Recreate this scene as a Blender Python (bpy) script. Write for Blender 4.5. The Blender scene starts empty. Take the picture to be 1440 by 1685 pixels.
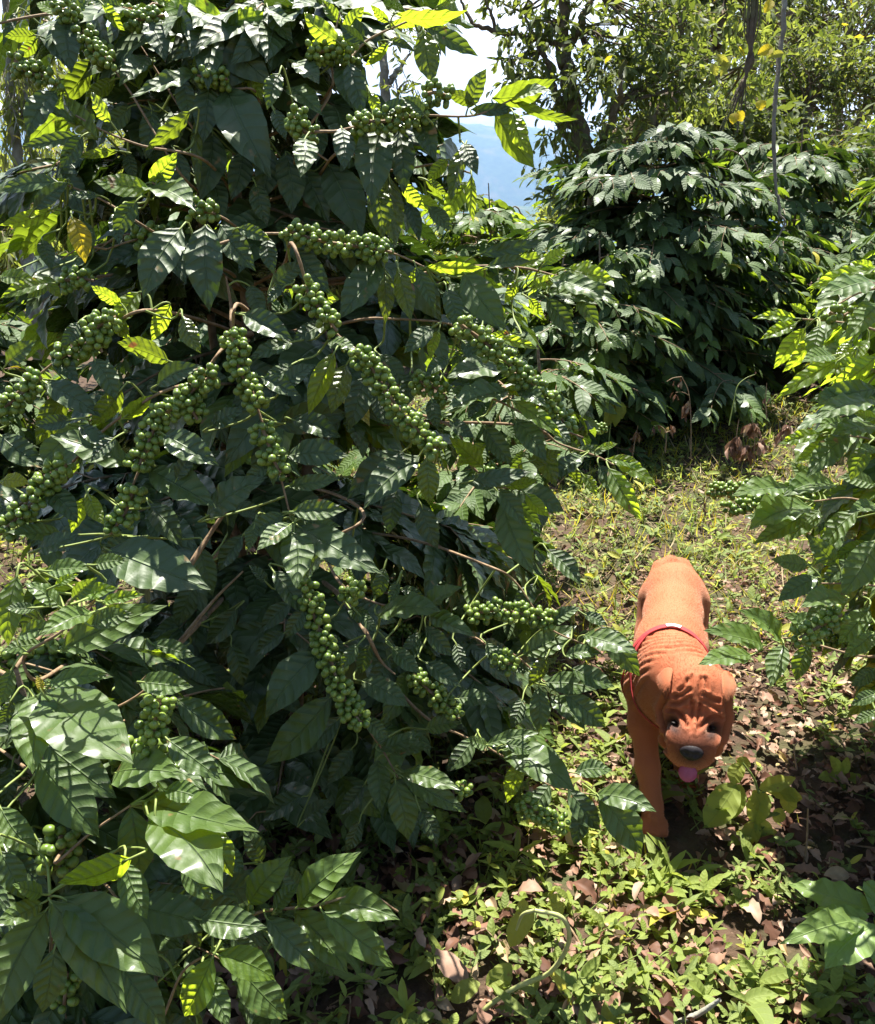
import bpy, math, random
import numpy as np
from mathutils import Vector, noise as mnoise
random.seed(7); RS = np.random.RandomState(7)
S = bpy.context.scene; C = S.collection
R = math.radians
# ------------------------------------------------------------------ camera
H = 1.30; PITCH = R(17.7); F = 1450.0
cd = bpy.data.cameras.new('camera'); cam = bpy.data.objects.new('camera', cd); C.objects.link(cam)
cam.location = (0, 0, H); cam.rotation_euler = (R(90) - PITCH, 0, 0)
cd.sensor_fit = 'HORIZONTAL'; cd.sensor_width = 36; cd.lens = 36 * F / 1440
cd.clip_end = 40000; cd.clip_start = .02
S.camera = cam
CF = np.array([0, math.cos(PITCH), -math.sin(PITCH)]); CU = np.array([0, math.sin(PITCH), math.cos(PITCH)]); CX = np.array([1., 0, 0])
CAM = np.array([0, 0, H])
def W(px, py, zd):
    return CAM + zd * (CF + CX * (px - 720) / F + CU * (842.5 - py) / F)
def terr(x, y):
    y = np.asarray(y, float); x = np.asarray(x, float)
    z = .075 * np.clip(y - 2.6, 0, 5.5) - .0 * x
    z = z - .30 * np.clip(y - 16, 0, 60) - .05*np.clip(y-80,0,2000)
    z = z + .25 * np.clip(x - 4, 0, 14) + .02 * np.sin(x * 3.1 + y * 1.7) + .015 * np.sin(x * 5.3 - y * 4.1)
    return z
def nrm(v):
    v = np.asarray(v, float); return v / (np.linalg.norm(v, axis=-1, keepdims=True) + 1e-12)
# ------------------------------------------------------------------ materials
def mat(name):
    m = bpy.data.materials.new(name); m.use_nodes = True; nt = m.node_tree; nt.nodes.clear()
    return m, nt
class NT:
    def __init__(s, nt): s.nt = nt
    def n(s, t, **k):
        o = s.nt.nodes.new(t)
        for a, b in k.items(): setattr(o, a, b)
        return o
    def l(s, a, b): s.nt.links.new(a, b)
    def math(s, op, a, b=None, c=None, clamp=False):
        o = s.n('ShaderNodeMath', operation=op); o.use_clamp = clamp
        for i, v in enumerate((a, b, c)):
            if v is None: continue
            if isinstance(v, (int, float)): o.inputs[i].default_value = v
            else: s.l(v, o.inputs[i])
        return o.outputs[0]
    def mix(s, fac, a, b, blend='MIX'):
        o = s.n('ShaderNodeMix', data_type='RGBA', blend_type=blend)
        for i, v in ((0, fac), (6, a), (7, b)):
            if isinstance(v, (int, float)): o.inputs[i].default_value = v
            elif isinstance(v, tuple): o.inputs[i].default_value = v if len(v) == 4 else v + (1,)
            else: s.l(v, o.inputs[i])
        return o.outputs[2]
    def noise(s, scale, vec=None, detail=3, rough=.5):
        o = s.n('ShaderNodeTexNoise'); o.inputs['Scale'].default_value = scale; o.inputs['Detail'].default_value = detail
        o.inputs['Roughness'].default_value = rough
        if vec is not None: s.l(vec, o.inputs['Vector'])
        return o.outputs[0]
    def ramp(s, fac, stops):
        o = s.n('ShaderNodeValToRGB'); r = o.color_ramp
        while len(r.elements) < len(stops): r.elements.new(.5)
        for e, (p, c) in zip(r.elements, stops): e.position = p; e.color = c if len(c) == 4 else tuple(c) + (1,)
        s.l(fac, o.inputs[0]); return o.outputs[0]

def leaf_mat(name, dark, young, tdark, tyoung, yellow=(.55, .42, .02), trans=.38, rough=.33, nv=8., bump=.5, spots=True, coat=.0, spec=.5):
    m, nt = mat(name); g = NT(nt)
    at = g.n('ShaderNodeAttribute', attribute_name='lc'); sp = g.n('ShaderNodeSeparateColor'); g.l(at.outputs['Color'], sp.inputs[0])
    youth, rnd, yel = sp.outputs
    uv = g.n('ShaderNodeUVMap'); su = g.n('ShaderNodeSeparateXYZ'); g.l(uv.outputs[0], su.inputs[0])
    u = g.math('ABSOLUTE', g.math('MULTIPLY_ADD', su.outputs[0], 2., -1.)); v = su.outputs[1]
    geo = g.n('ShaderNodeNewGeometry')
    # lateral vein coordinate
    q = g.math('MULTIPLY', g.math('SUBTRACT', v, g.math('MULTIPLY', g.math('POWER', u, 1.25), .13)), nv)
    fr = g.math('ABSOLUTE', g.math('SUBTRACT', g.math('FRACT', q), .5))     # 0 at mid, .5 at vein
    vein = g.math('SMOOTH_MIN', 1., g.math('MULTIPLY', g.math('SUBTRACT', fr, .43), 14., clamp=True), .01)
    mid = g.math('SUBTRACT', 1., g.math('MULTIPLY', u, 16., clamp=True), clamp=True)
    veins = g.math('MAXIMUM', g.math('MULTIPLY', vein, .32), mid)
    nz = g.noise(9., uv.outputs[0]); nobj = g.noise(28., geo.outputs['Position'], 3)
    base = g.mix(youth, dark, young)
    base = g.mix(g.math('MULTIPLY', rnd, .5), base, tuple(c * .55 for c in dark))
    base = g.mix(g.math('MULTIPLY', nobj, .09), base, tuple(c * 1.35 for c in young))  if spots else base
    base = g.mix(yel, base, yellow)
    base = g.mix(g.math('MULTIPLY', veins, .4), base, tuple(min(1, c * 1.25 + .05) for c in young))
    tr = g.mix(youth, tdark, tyoung); tr = g.mix(yel, tr, tuple(min(1, c * 1.5) for c in yellow))
    tr = g.mix(g.math('MULTIPLY', veins, .45), tr, tuple(c * .5 for c in tdark))
    if spots:
        pos = g.n('ShaderNodeVectorMath', operation='ADD'); g.l(geo.outputs['Position'], pos.inputs[0]); pos.inputs[1].default_value = (3, 7, 1)
        n2 = g.noise(42., pos.outputs[0], 2); sm = g.math('MULTIPLY', g.math('SUBTRACT', n2, .70), 20., clamp=True)
        base = g.mix(sm, base, (.28, .13, .06)); tr = g.mix(sm, tr, (.3, .12, .03))
    # underside paler and matte
    bf = geo.outputs['Backfacing']
    base = g.mix(g.math('MULTIPLY', bf, .4), base, tuple(min(1, c * .8 + .02) for c in young))
    p = g.n('ShaderNodeBsdfPrincipled'); g.l(base, p.inputs['Base Color'])
    rr = g.math('ADD', g.math('MULTIPLY', bf, .28), g.math('MULTIPLY_ADD', nz, .22, rough - .1)); g.l(rr, p.inputs['Roughness'])
    p.inputs['Specular IOR Level'].default_value = spec; p.inputs['Coat Weight'].default_value = coat; p.inputs['Coat Roughness'].default_value = .23
    t = g.n('ShaderNodeBsdfTranslucent'); g.l(tr, t.inputs[0])
    h = g.math('ADD', g.math('MULTIPLY', g.math('POWER', g.math('MULTIPLY', fr, 2.), 2.), -1.), g.math('MULTIPLY', mid, -1.2))
    h = g.math('ADD', h, g.math('MULTIPLY', nz, .6))
    b = g.n('ShaderNodeBump'); b.inputs['Strength'].default_value = bump; b.inputs['Distance'].default_value = .003; g.l(h, b.inputs['Height'])
    g.l(b.outputs[0], p.inputs['Normal']); g.l(b.outputs[0], t.inputs['Normal'])
    mx = g.n('ShaderNodeMixShader'); g.l(g.math('MULTIPLY_ADD', youth, trans * .95, trans * .36, clamp=True), mx.inputs[0]); g.l(p.outputs[0], mx.inputs[1]); g.l(t.outputs[0], mx.inputs[2])
    o = g.n('ShaderNodeOutputMaterial'); g.l(mx.outputs[0], o.inputs[0]); return m
def simple_mat(name, c1, c2, scale=20, rough=.8, bump=.3, dist=.005, detail=5, spec=.3, c3=None, sheen=0):
    m, nt = mat(name); g = NT(nt)
    tc = g.n('ShaderNodeTexCoord'); n = g.noise(scale, tc.outputs['Object'], detail, .6)
    n = g.math('MULTIPLY_ADD', n, 2.2, -.6, clamp=True)
    col = g.mix(n, c1, c2)
    if c3:
        n3 = g.noise(scale * .23, tc.outputs['Object'], 4, .65); col = g.mix(g.math('MULTIPLY', g.math('SUBTRACT', n3, .5), 6., clamp=True), col, c3)
    p = g.n('ShaderNodeBsdfPrincipled'); g.l(col, p.inputs['Base Color']); p.inputs['Roughness'].default_value = rough
    p.inputs['Specular IOR Level'].default_value = spec; p.inputs['Sheen Weight'].default_value = sheen
    b = g.n('ShaderNodeBump'); b.inputs['Strength'].default_value = bump; b.inputs['Distance'].default_value = dist
    g.l(g.noise(scale * 2.5, tc.outputs['Object'], 4), b.inputs['Height']); g.l(b.outputs[0], p.inputs['Normal'])
    o = g.n('ShaderNodeOutputMaterial'); g.l(p.outputs[0], o.inputs[0]); return m
M = {}
M['coffee'] = leaf_mat('coffee_leaf', (.0095, .0175, .0115), (.12, .215, .028), (.05, .105, .009), (.60, .80, .035), coat=.35, spec=.5, rough=.27, bump=.75, trans=.45)
M['coffee_far'] = leaf_mat('coffee_leaf_far', (.010, .020, .0125), (.115, .21, .026), (.05, .12, .010), (.58, .78, .04), spec=.5, coat=.1, rough=.38, spots=False, bump=.5)
M['tree'] = leaf_mat('tree_leaf', (.035, .062, .018), (.15, .19, .045), (.15, .23, .02), (.42, .47, .07), rough=.45, trans=.42, spots=False, bump=.2, spec=.4)
M['weed'] = leaf_mat('weed_leaf', (.036, .066, .016), (.27, .34, .05), (.20, .32, .03), (.55, .65, .10), rough=.42, trans=.35, nv=6, bump=.25, spec=.5)
M['bark'] = simple_mat('bark', (.10, .065, .042), (.30, .235, .17), 60, .85, .8, .004)
M['twig'] = simple_mat('twig_bark', (.16, .095, .05), (.34, .24, .14), 90, .75, .5, .002)
M['green_stem'] = simple_mat('green_stem', (.16, .22, .05), (.25, .30, .08), 60, .55, .2, .001)
M['lichen'] = simple_mat('lichen_bark', (.12, .10, .075), (.27, .24, .19), 14, .9, .8, .01, c3=(.42, .43, .36))
M['mossbark'] = simple_mat('moss_bark', (.055, .04, .025), (.17, .12, .075), 9, .9, 1., .02, c3=(.10, .12, .03))
# ------------------------------------------------------------------ meshes
def mk(name, V, Fc, m, parent=None, uv=None, col=None, smooth=True, k=4):
    me = bpy.data.meshes.new(name); V = np.asarray(V, np.float32); Fc = np.asarray(Fc, np.int32)
    me.vertices.add(len(V)); me.vertices.foreach_set('co', V.ravel())
    me.loops.add(Fc.size); me.loops.foreach_set('vertex_index', Fc.ravel())
    me.polygons.add(len(Fc)); me.polygons.foreach_set('loop_start', np.arange(0, Fc.size, k, dtype=np.int32))
    if smooth: me.polygons.foreach_set('use_smooth', np.ones(len(Fc), bool))
    me.update(calc_edges=True)
    if uv is not None:
        l = me.uv_layers.new(name='UVMap'); l.data.foreach_set('uv', np.asarray(uv, np.float32)[Fc.ravel()].ravel())
    if col is not None:
        a = me.attributes.new('lc', 'FLOAT_COLOR', 'POINT'); a.data.foreach_set('color', np.asarray(col, np.float32).ravel())
    me.materials.append(m) if m else None
    o = bpy.data.objects.new(name, me); C.objects.link(o)
    if parent: o.parent = parent
    return o
def merge(parts):
    V = []; Fc = []; n = 0
    for v, f in parts:
        V.append(v); Fc.append(np.asarray(f) + n); n += len(v)
    return np.concatenate(V), np.concatenate(Fc)
def tag(o, label=None, cat=None, group=None, kind=None):
    if label: o['label'] = label
    if cat: o['category'] = cat
    if group: o['group'] = group
    if kind: o['kind'] = kind
    return o
def empty(name, loc, label, cat, group=None):
    o = bpy.data.objects.new(name, None); C.objects.link(o); o.location = loc; o.empty_display_size = .1
    return tag(o, label, cat, group)
def rel(o, V):  # world to local of an unrotated empty
    return np.asarray(V) - np.array(o.location)
def catmull(P, n=6):
    P = [np.asarray(p, float) for p in P]
    if len(P) < 3: return np.array([P[0] + (P[-1] - P[0]) * t for t in np.linspace(0, 1, n + 1)])
    Q = [2 * P[0] - P[1]] + P + [2 * P[-1] - P[-2]]; out = []
    for i in range(1, len(Q) - 2):
        for t in np.linspace(0, 1, n, endpoint=False):
            a, b, c, d = Q[i - 1:i + 3]
            out.append(.5 * (2 * b + (c - a) * t + (2 * a - 5 * b + 4 * c - d) * t * t + (3 * b - a - 3 * c + d) * t ** 3))
    out.append(P[-1]); return np.array(out)
def tube(P, r, k=6, jit=0.):
    P = np.asarray(P, float); n = len(P); r = np.interp(np.linspace(0, 1, n), np.linspace(0, 1, len(np.atleast_1d(r))), np.atleast_1d(r))
    T = nrm(np.gradient(P, axis=0)); ref = np.array([.13, .31, .94]) if abs(T[0][2]) < .9 else np.array([.9, .3, .1])
    A = nrm(np.cross(T, ref)); B = np.cross(T, A); th = np.linspace(0, 2 * np.pi, k, endpoint=False)
    rr = r[:, None] * (1 + jit * RS.randn(n, k))
    V = P[:, None] + rr[..., None] * (np.cos(th)[None, :, None] * A[:, None] + np.sin(th)[None, :, None] * B[:, None])
    i = np.arange(n - 1)[:, None] * k; j = np.arange(k)[None]; jn = (j + 1) % k
    Fq = np.stack([i + j, i + jn, i + k + jn, i + k + j], -1).reshape(-1, 4)
    return V.reshape(-1, 3), Fq
PT = np.array([0, .04, .12, .25, .42, .58, .72, .83, .90, .955, 1.]); PW = np.array([.06, .20, .55, .86, 1., .93, .70, .44, .24, .10, .0])
PR = {'coffee': (PT, PW),
      'lance': (np.array([0, .1, .3, .5, .75, .9, 1]), np.array([.08, .5, .95, 1, .62, .25, 0])),
      'oval': (np.array([0, .08, .25, .5, .75, .92, 1]), np.array([.1, .5, .92, 1, .78, .34, 0]))}
class Leaves:
    def __init__(s): s.a = []
    def add(s, P, D, N, L, Wd, bend=.5, fold=.12, wave=.02, youth=.3, yel=0., tw=0., rnd=None):
        s.a.append((*P, *D, *N, L, Wd, bend, fold, wave, youth, RS.rand() if rnd is None else rnd, yel, tw))
    def addv(s, A): s.a.extend(A.tolist())
    def geo(s, nu, nv, prof='coffee', quilt=.0, NV=8.):
        A = np.array(s.a); n = len(A); P, D, N = A[:, 0:3], nrm(A[:, 3:6]), A[:, 6:9]
        L, Wd, be, fo, wa, yo, rn, ye, tw = A[:, 9:].T
        N = nrm(N - (N * D).sum(1, keepdims=True) * D); B = np.cross(D, N)
        be = np.where(np.abs(be) < .02, .02, be)
        t = np.linspace(0, 1, nv + 1); t = t ** .92; sgrid = np.linspace(-1, 1, nu + 1)
        T, Sg = np.meshgrid(t, sgrid, indexing='ij')          # (nv+1, nu+1)
        T_, S_ = T[None], Sg[None]; e = lambda x: x[:, None, None]
        X = e(L) * (np.sin(e(be) / 2) - np.sin(e(be) / 2 - e(be) * T_)) / e(be)
        Z = e(L) * (np.cos(e(be) / 2 - e(be) * T_) - np.cos(e(be) / 2)) / e(be)
        pw = np.interp(T, *PR[prof])[None]; hw = e(Wd) / 2 * pw
        ph = e(rn * 37.); aS = np.abs(S_)
        # scalloped margin
        y = S_ * hw * np.cos(e(fo)); z = aS * hw * np.sin(e(fo)) + e(wa * L) * aS ** 1.6 * np.sin(2 * np.pi * (3.2 + 1.6 * e(rn)) * T_ + ph + (S_ > 0) * 1.9) * np.clip(pw * 1.5, 0, 1)
        z = z + e(wa * L) * .7 * S_ * np.sin(2 * np.pi * 1.1 * T_ + ph * 1.7) * pw
        if quilt: z = z + quilt * e(L) * np.abs(np.sin(np.pi * NV * (T_ - .13 * aS ** 1.25))) * np.clip(aS * 3, 0, 1) * (1.05 - aS * aS * .95) * pw
        ang = e(tw) * (T_ - .3); y, z = y * np.cos(ang) - z * np.sin(ang), y * np.sin(ang) + z * np.cos(ang)
        # side sway of the midrib
        y = y + e(L) * .045 * np.sin(np.pi * T_) * np.sin(ph * .7)
        Z = Z + z
        V = P[:, None, None] + X[..., None] * D[:, None, None] + y[..., None] * B[:, None, None] + Z[..., None] * N[:, None, None]
        m = (nv + 1) * (nu + 1); i = np.arange(nv)[:, None] * (nu + 1); j = np.arange(nu)[None]
        q = np.stack([i + j, i + j + 1, i + nu + 2 + j, i + nu + 1 + j], -1).reshape(-1, 4)[:, ::-1]
        Fq = (q[None] + (np.arange(n) * m)[:, None, None]).reshape(-1, 4)
        uv = np.broadcast_to(np.stack([(Sg + 1) / 2, T], -1)[None], (n, nv + 1, nu + 1, 2)).reshape(-1, 2)
        col = np.ones((n, m, 4)); col[..., 0] = yo[:, None]; col[..., 1] = rn[:, None]; col[..., 2] = ye[:, None]
        return V.reshape(-1, 3), Fq, uv, col.reshape(-1, 4)
    def build(s, name, m, parent=None, nu=4, nv=10, prof='coffee', quilt=0., origin=None, NV=8.):
        if not s.a: return None
        V, Fq, uv, col = s.geo(nu, nv, prof, quilt, NV)
        if origin is not None: V = V - origin
        return mk(name, V, Fq, m, parent, uv, col)
# berries -------------------------------------------------
def uvs(nl=10, nr=6):
    V = [(0, 0, -1)]; Fq = []
    for i in range(1, nr):
        a = -math.pi / 2 + math.pi * i / nr
        for j in range(nl): V.append((math.cos(a) * math.cos(2 * math.pi * j / nl), math.cos(a) * math.sin(2 * math.pi * j / nl), math.sin(a)))
    V.append((0, 0, 1)); T = len(V) - 1
    for j in range(nl):
        jn = (j + 1) % nl; Fq.append((0, 1 + jn, 1 + j, 0))
        for i in range(nr - 2):
            a = 1 + i * nl; Fq.append((a + j, a + jn, a + nl + jn, a + nl + j))
        a = 1 + (nr - 2) * nl; Fq.append((a + j, a + jn, T, T))
    return np.array(V), Fq
def sphere_tri(nl, nr):
    V, Fq = uvs(nl, nr); T = []
    for f in Fq:
        g = []
        for x in f:
            if x not in g: g.append(x)
        if len(g) == 3: T.append(g)
        else: T += [(g[0], g[1], g[2]), (g[0], g[2], g[3])]
    return V, np.array(T)
m, nt = mat('coffee_cherry'); g = NT(nt)
at = g.n('ShaderNodeAttribute', attribute_name='lc'); sp = g.n('ShaderNodeSeparateColor'); g.l(at.outputs['Color'], sp.inputs[0])
col = g.mix(sp.outputs[0], (.095, .155, .022), (.225, .295, .05)); col = g.mix(g.math('MULTIPLY', sp.outputs[1], .85, clamp=True), col, (.05, .05, .02)); col = g.mix(sp.outputs[2], col, (.26, .34, .12))
tc = g.n('ShaderNodeTexCoord'); nz = g.noise(150., tc.outputs['Object'], 2); col = g.mix(g.math('MULTIPLY', nz, .5), col, (.10, .18, .03))
p = g.n('ShaderNodeBsdfPrincipled'); g.l(col, p.inputs['Base Color']); p.inputs['Roughness'].default_value = .36; p.inputs['Specular IOR Level'].default_value = .45
p.inputs['Subsurface Weight'].default_value = 0
o = g.n('ShaderNodeOutputMaterial'); g.l(p.outputs[0], o.inputs[0]); M['berry'] = m
SPH_N = sphere_tri(12, 9); SPH_F = sphere_tri(7, 5)
class Berries:
    def __init__(s): s.a = []
    def string(s, pts, r=.0052, gap=.0135, dens=1., fat=1.):
        P = catmull(pts, 8); seg = np.linalg.norm(np.diff(P, axis=0), axis=1); cum = np.r_[0, np.cumsum(seg)]; tot = cum[-1]
        T = nrm(np.gradient(P, axis=0)); d = gap * .4; node = 0
        while d < tot:
            i = min(np.searchsorted(cum, d), len(P) - 1); p = np.array([np.interp(d, cum, P[:, c]) for c in range(3)]); t = T[i]
            A = nrm(np.cross(t, [.2, .3, .9])); Bv = np.cross(t, A)
            node += 1; full = .55 + .45 * abs(math.sin(node * 1.15)); k = int(round((9.5 * full + RS.rand() * 2.) * dens)); ph = RS.rand() * 6.28
            for q in range(k):
                a = ph + q * 2 * math.pi / k + RS.randn() * .25; rad = r * (1.35 + 1.1 * RS.rand()) * fat * (.75 + .35 * full)
                o = math.cos(a) * A + math.sin(a) * Bv
                c = p + o * rad + t * RS.randn() * gap * .33
                s.a.append((c, nrm(o + t * RS.randn() * .4 + np.array([0, 0, -.1])), r * RS.uniform(.86, 1.12), RS.rand()))
            d += gap * RS.uniform(.8, 1.25)
    def clump(s, c, n, rad, r=.0062):
        for _ in range(n):
            o = nrm(RS.randn(3)); s.a.append((np.asarray(c) + o * rad * RS.uniform(.5, 1) * np.array([1.2, 1, .8]), o, r * RS.uniform(.85, 1.1), RS.rand()))
    def relax(s, it=8):
        P = np.array([a[0] for a in s.a]); r = np.array([a[2] for a in s.a])
        if len(P) > 900 or len(P) < 2: return
        for _ in range(it):
            D = P[:, None] - P[None]; d = np.linalg.norm(D, axis=2) + 1e-9; np.fill_diagonal(d, 9)
            ov = np.clip((r[:, None] + r[None]) * .97 - d, 0, None)
            P = P + (D / d[..., None] * ov[..., None]).sum(1) * .4
        s.a = [(P[i], *a[1:]) for i, a in enumerate(s.a)]
    def build(s, parent, near=True, origin=None):
        if not s.a: return
        s.relax()
        SV, SF = SPH_N if near else SPH_F; n = len(s.a); m = len(SV)
        Cn = np.array([a[0] for a in s.a]); Ax = np.array([a[1] for a in s.a]); r = np.array([a[2] for a in s.a]); rn = np.array([a[3] for a in s.a])
        A = nrm(np.cross(Ax, [.31, .2, .93])); Bv = np.cross(Ax, A)
        zz = SV[:, 2]; tipdent = np.where(zz > .97, .93, 1.)
        V = Cn[:, None] + r[:, None, None] * (SV[None, :, 0:1] * A[:, None] + SV[None, :, 1:2] * Bv[:, None] + (zz * 1.14 * tipdent)[None, :, None] * Ax[:, None])
        col = np.ones((n, m, 4)); col[..., 0] = rn[:, None]; col[..., 1] = (zz > .98)[None]; col[..., 2] = ((zz > .8) & (zz < .97))[None] * .5
        if origin is not None: V = V - origin
        return mk('berry_cluster', V.reshape(-1, 3), (SF[None] + (np.arange(n) * m)[:, None, None]).reshape(-1, 3), M['berry'], parent, None, col.reshape(-1, 4), True, 3)
UP = np.array([0, 0, 1.])
# ------------------------------------------------------------------ coffee bush
class Bush:
    def __init__(s, base, top, label, group='coffee bushes', name='coffee_bush', near=True, stems=3, matname='coffee', sr=.016):
        s.base = np.array(base, float); s.top = top; s.near = near; s.m = M[matname]; s.sr = sr
        s.e = empty(name, tuple(base), label, 'coffee bush', group)
        parts = []; s.axes = []
        for i in range(stems):
            a = i * 2.2 + .4; off = np.array([math.cos(a), math.sin(a), 0])
            P = catmull([s.base + off * .03 - UP * .03, s.base + off * .09 + UP * top * .3, s.base + off * .13 + UP * top * .65, s.base + off * .10 + UP * top * (1 - .08 * i)], 7)
            s.axes.append(P); parts.append(tube(P, [sr, sr * .75, sr * .45, .004], 8, .06))
        V, Fq = merge(parts); mk('trunk', V - s.base, Fq, M['bark'], s.e)
    def branch(s, P, r0, leaves, berries=None, extra=None, twigmat='twig', q=(8, 36), rt=.0014):
        parts = [tube(P, [r0, r0 * .6, rt], 6, .05)] + (extra or [])
        V, Fq = merge(parts); b = mk('branch', V - s.base, Fq, M[twigmat], s.e)
        leaves.build('leaves', s.m, b, q[0], q[1], 'coffee', .0095 if s.near else 0, origin=s.base)
        if berries is not None: berries.build(b, s.near, s.base)
        return b
    def auto(s, h, az, length, seed, lsc=1., berry=.3, droop=.5, q=(6, 18), youth=.12, gap=.042, spread=1., ok=None, side=3):
        ax = s.axes[seed % len(s.axes)]; st = np.array([np.interp(s.base[2] + h, ax[:, 2], ax[:, c]) for c in range(2)] + [min(s.base[2] + h, ax[-1][2])])
        d = np.array([math.cos(az), math.sin(az), 0]); n = 8; P = [st]; el = RS.uniform(.15, .5); w = RS.randn() * .25
        sdv = np.cross(d, UP)
        for i in range(n):
            t = (i + 1) / n; dd = nrm(d + sdv * w * t + UP * (el - droop * 1.5 * t)); P.append(P[-1] + dd * length / n)
        P = np.array(P); P = catmull(list(P), 3)
        for p in P: p[2] = max(p[2], terr(p[0], p[1]) + .03)
        L = Leaves(); Bb = Berries() if berry else None; seg = np.r_[0, np.cumsum(np.linalg.norm(np.diff(P, axis=0), axis=1))]; dist = length * .22; k = 0; ex = []
        last = 0.
        while dist < seg[-1] * .995:
            p = np.array([np.interp(dist, seg, P[:, c]) for c in range(3)]); i = min(np.searchsorted(seg, dist), len(P) - 1); T = nrm(P[i] - P[i - 1]); fr = dist / seg[-1]
            out = nrm(np.cross(T, UP))
            for sd in (-1, 1):
                if RS.rand() < .10: continue
                D = nrm(out * sd * (1 - .55 * fr) + T * (.45 + .6 * fr) + UP * RS.uniform(-.95, .05) * (1.1 - .5 * fr))
                N = nrm(UP * .8 + d * .7 + RS.randn(3) * .3)
                ll = lsc * RS.uniform(.09, .155) * (1 - .35 * max(0, fr - .8) / .2)
                pt = p + D * .008
                if ok is not None and not ok(pt + D * ll * .6): continue
                last = dist; y = youth * RS.rand() * 1.6 + (.55 if fr > .86 else 0)
                L.add(pt, D, N, ll, ll * RS.uniform(.36, .44), RS.uniform(.2, 1.1), RS.uniform(.02, .25), RS.uniform(.008, .028), min(1, y), 1. if RS.rand() < .008 else 0, RS.randn() * .25)
            k += 1; dist += gap * RS.uniform(.8, 1.25) * (1 - .3 * fr)
        for q_ in range(side):
            f0 = RS.uniform(.15, .8); i0 = int(f0 * (len(P) - 2)); T0 = nrm(P[i0 + 1] - P[i0]); o0 = nrm(np.cross(T0, UP)) * RS.choice([-1, 1]); sl_ = length * RS.uniform(.25, .5) * (1.2 - f0 * .6); P2 = [P[i0]]
            for i in range(5): P2.append(P2[-1] + nrm(o0 * (1 - .1 * i) + T0 * .7 + UP * (RS.uniform(-.5, .5) - .18 * i)) * sl_ / 5)
            P2 = np.array(P2); nl_ = len(L.a); n2 = max(2, int(sl_ / (gap * 1.1)))
            for i in range(n2):
                fr = (i + .6) / n2; p = np.array([np.interp(fr * 5, range(6), P2[:, c]) for c in range(3)])
                if p[2] < terr(p[0], p[1]) + .03: continue
                for sd in (-1, 1):
                    D = nrm(np.cross(nrm(P2[-1] - P2[0]), UP) * sd * (1 - .5 * fr) + nrm(P2[-1] - P2[0]) * (.5 + .5 * fr) + UP * RS.uniform(-1.4, 0) * (1.1 - .4 * fr)); N = nrm(UP * .7 + d * .8 + RS.randn(3) * .3); ll = lsc * RS.uniform(.075, .135)
                    if ok is not None and not ok(p + D * ll * .6): continue
                    L.add(p, D, N, ll, ll * RS.uniform(.36, .44), RS.uniform(.2, 1.1), RS.uniform(.02, .25), RS.uniform(.008, .028), min(1, youth * RS.rand() * 1.6 + (.45 if fr > .8 and RS.rand() < .5 else 0)), 0, RS.randn() * .25); lf_ = fr
            if len(L.a) > nl_: last = max(last, seg[i0]); ex.append(tube(P2[:max(2, int(round(lf_ * 5)) + 1)], [.0022, .001], 4))
        if RS.rand() < berry and seg[-1] > .2:
            a = int(len(P) * .35); bb = int(len(P) * RS.uniform(.6, .8)); Bb.string(list(P[a:bb:3]), gap=.017 if s.near else .03, dens=1 if s.near else .8, r=.0062 if s.near else .0068)
        P = P[:max(3, int(np.searchsorted(seg, last)) + 1)]
        if L.a: s.branch(P, .0055 * min(1, length * 2), L, Bb, ex, q=q)
KIND = {'d': (.05, 0), 'D': (.0, 0), 'g': (.08, 0), 'm': (.26, 0), 'w': (.30, 0), 'l': (.95, 0), 'y': (1., 1.), 'o': (.5, .04), 'u': (.9, .05), 'c': (1., .35)}
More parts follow.
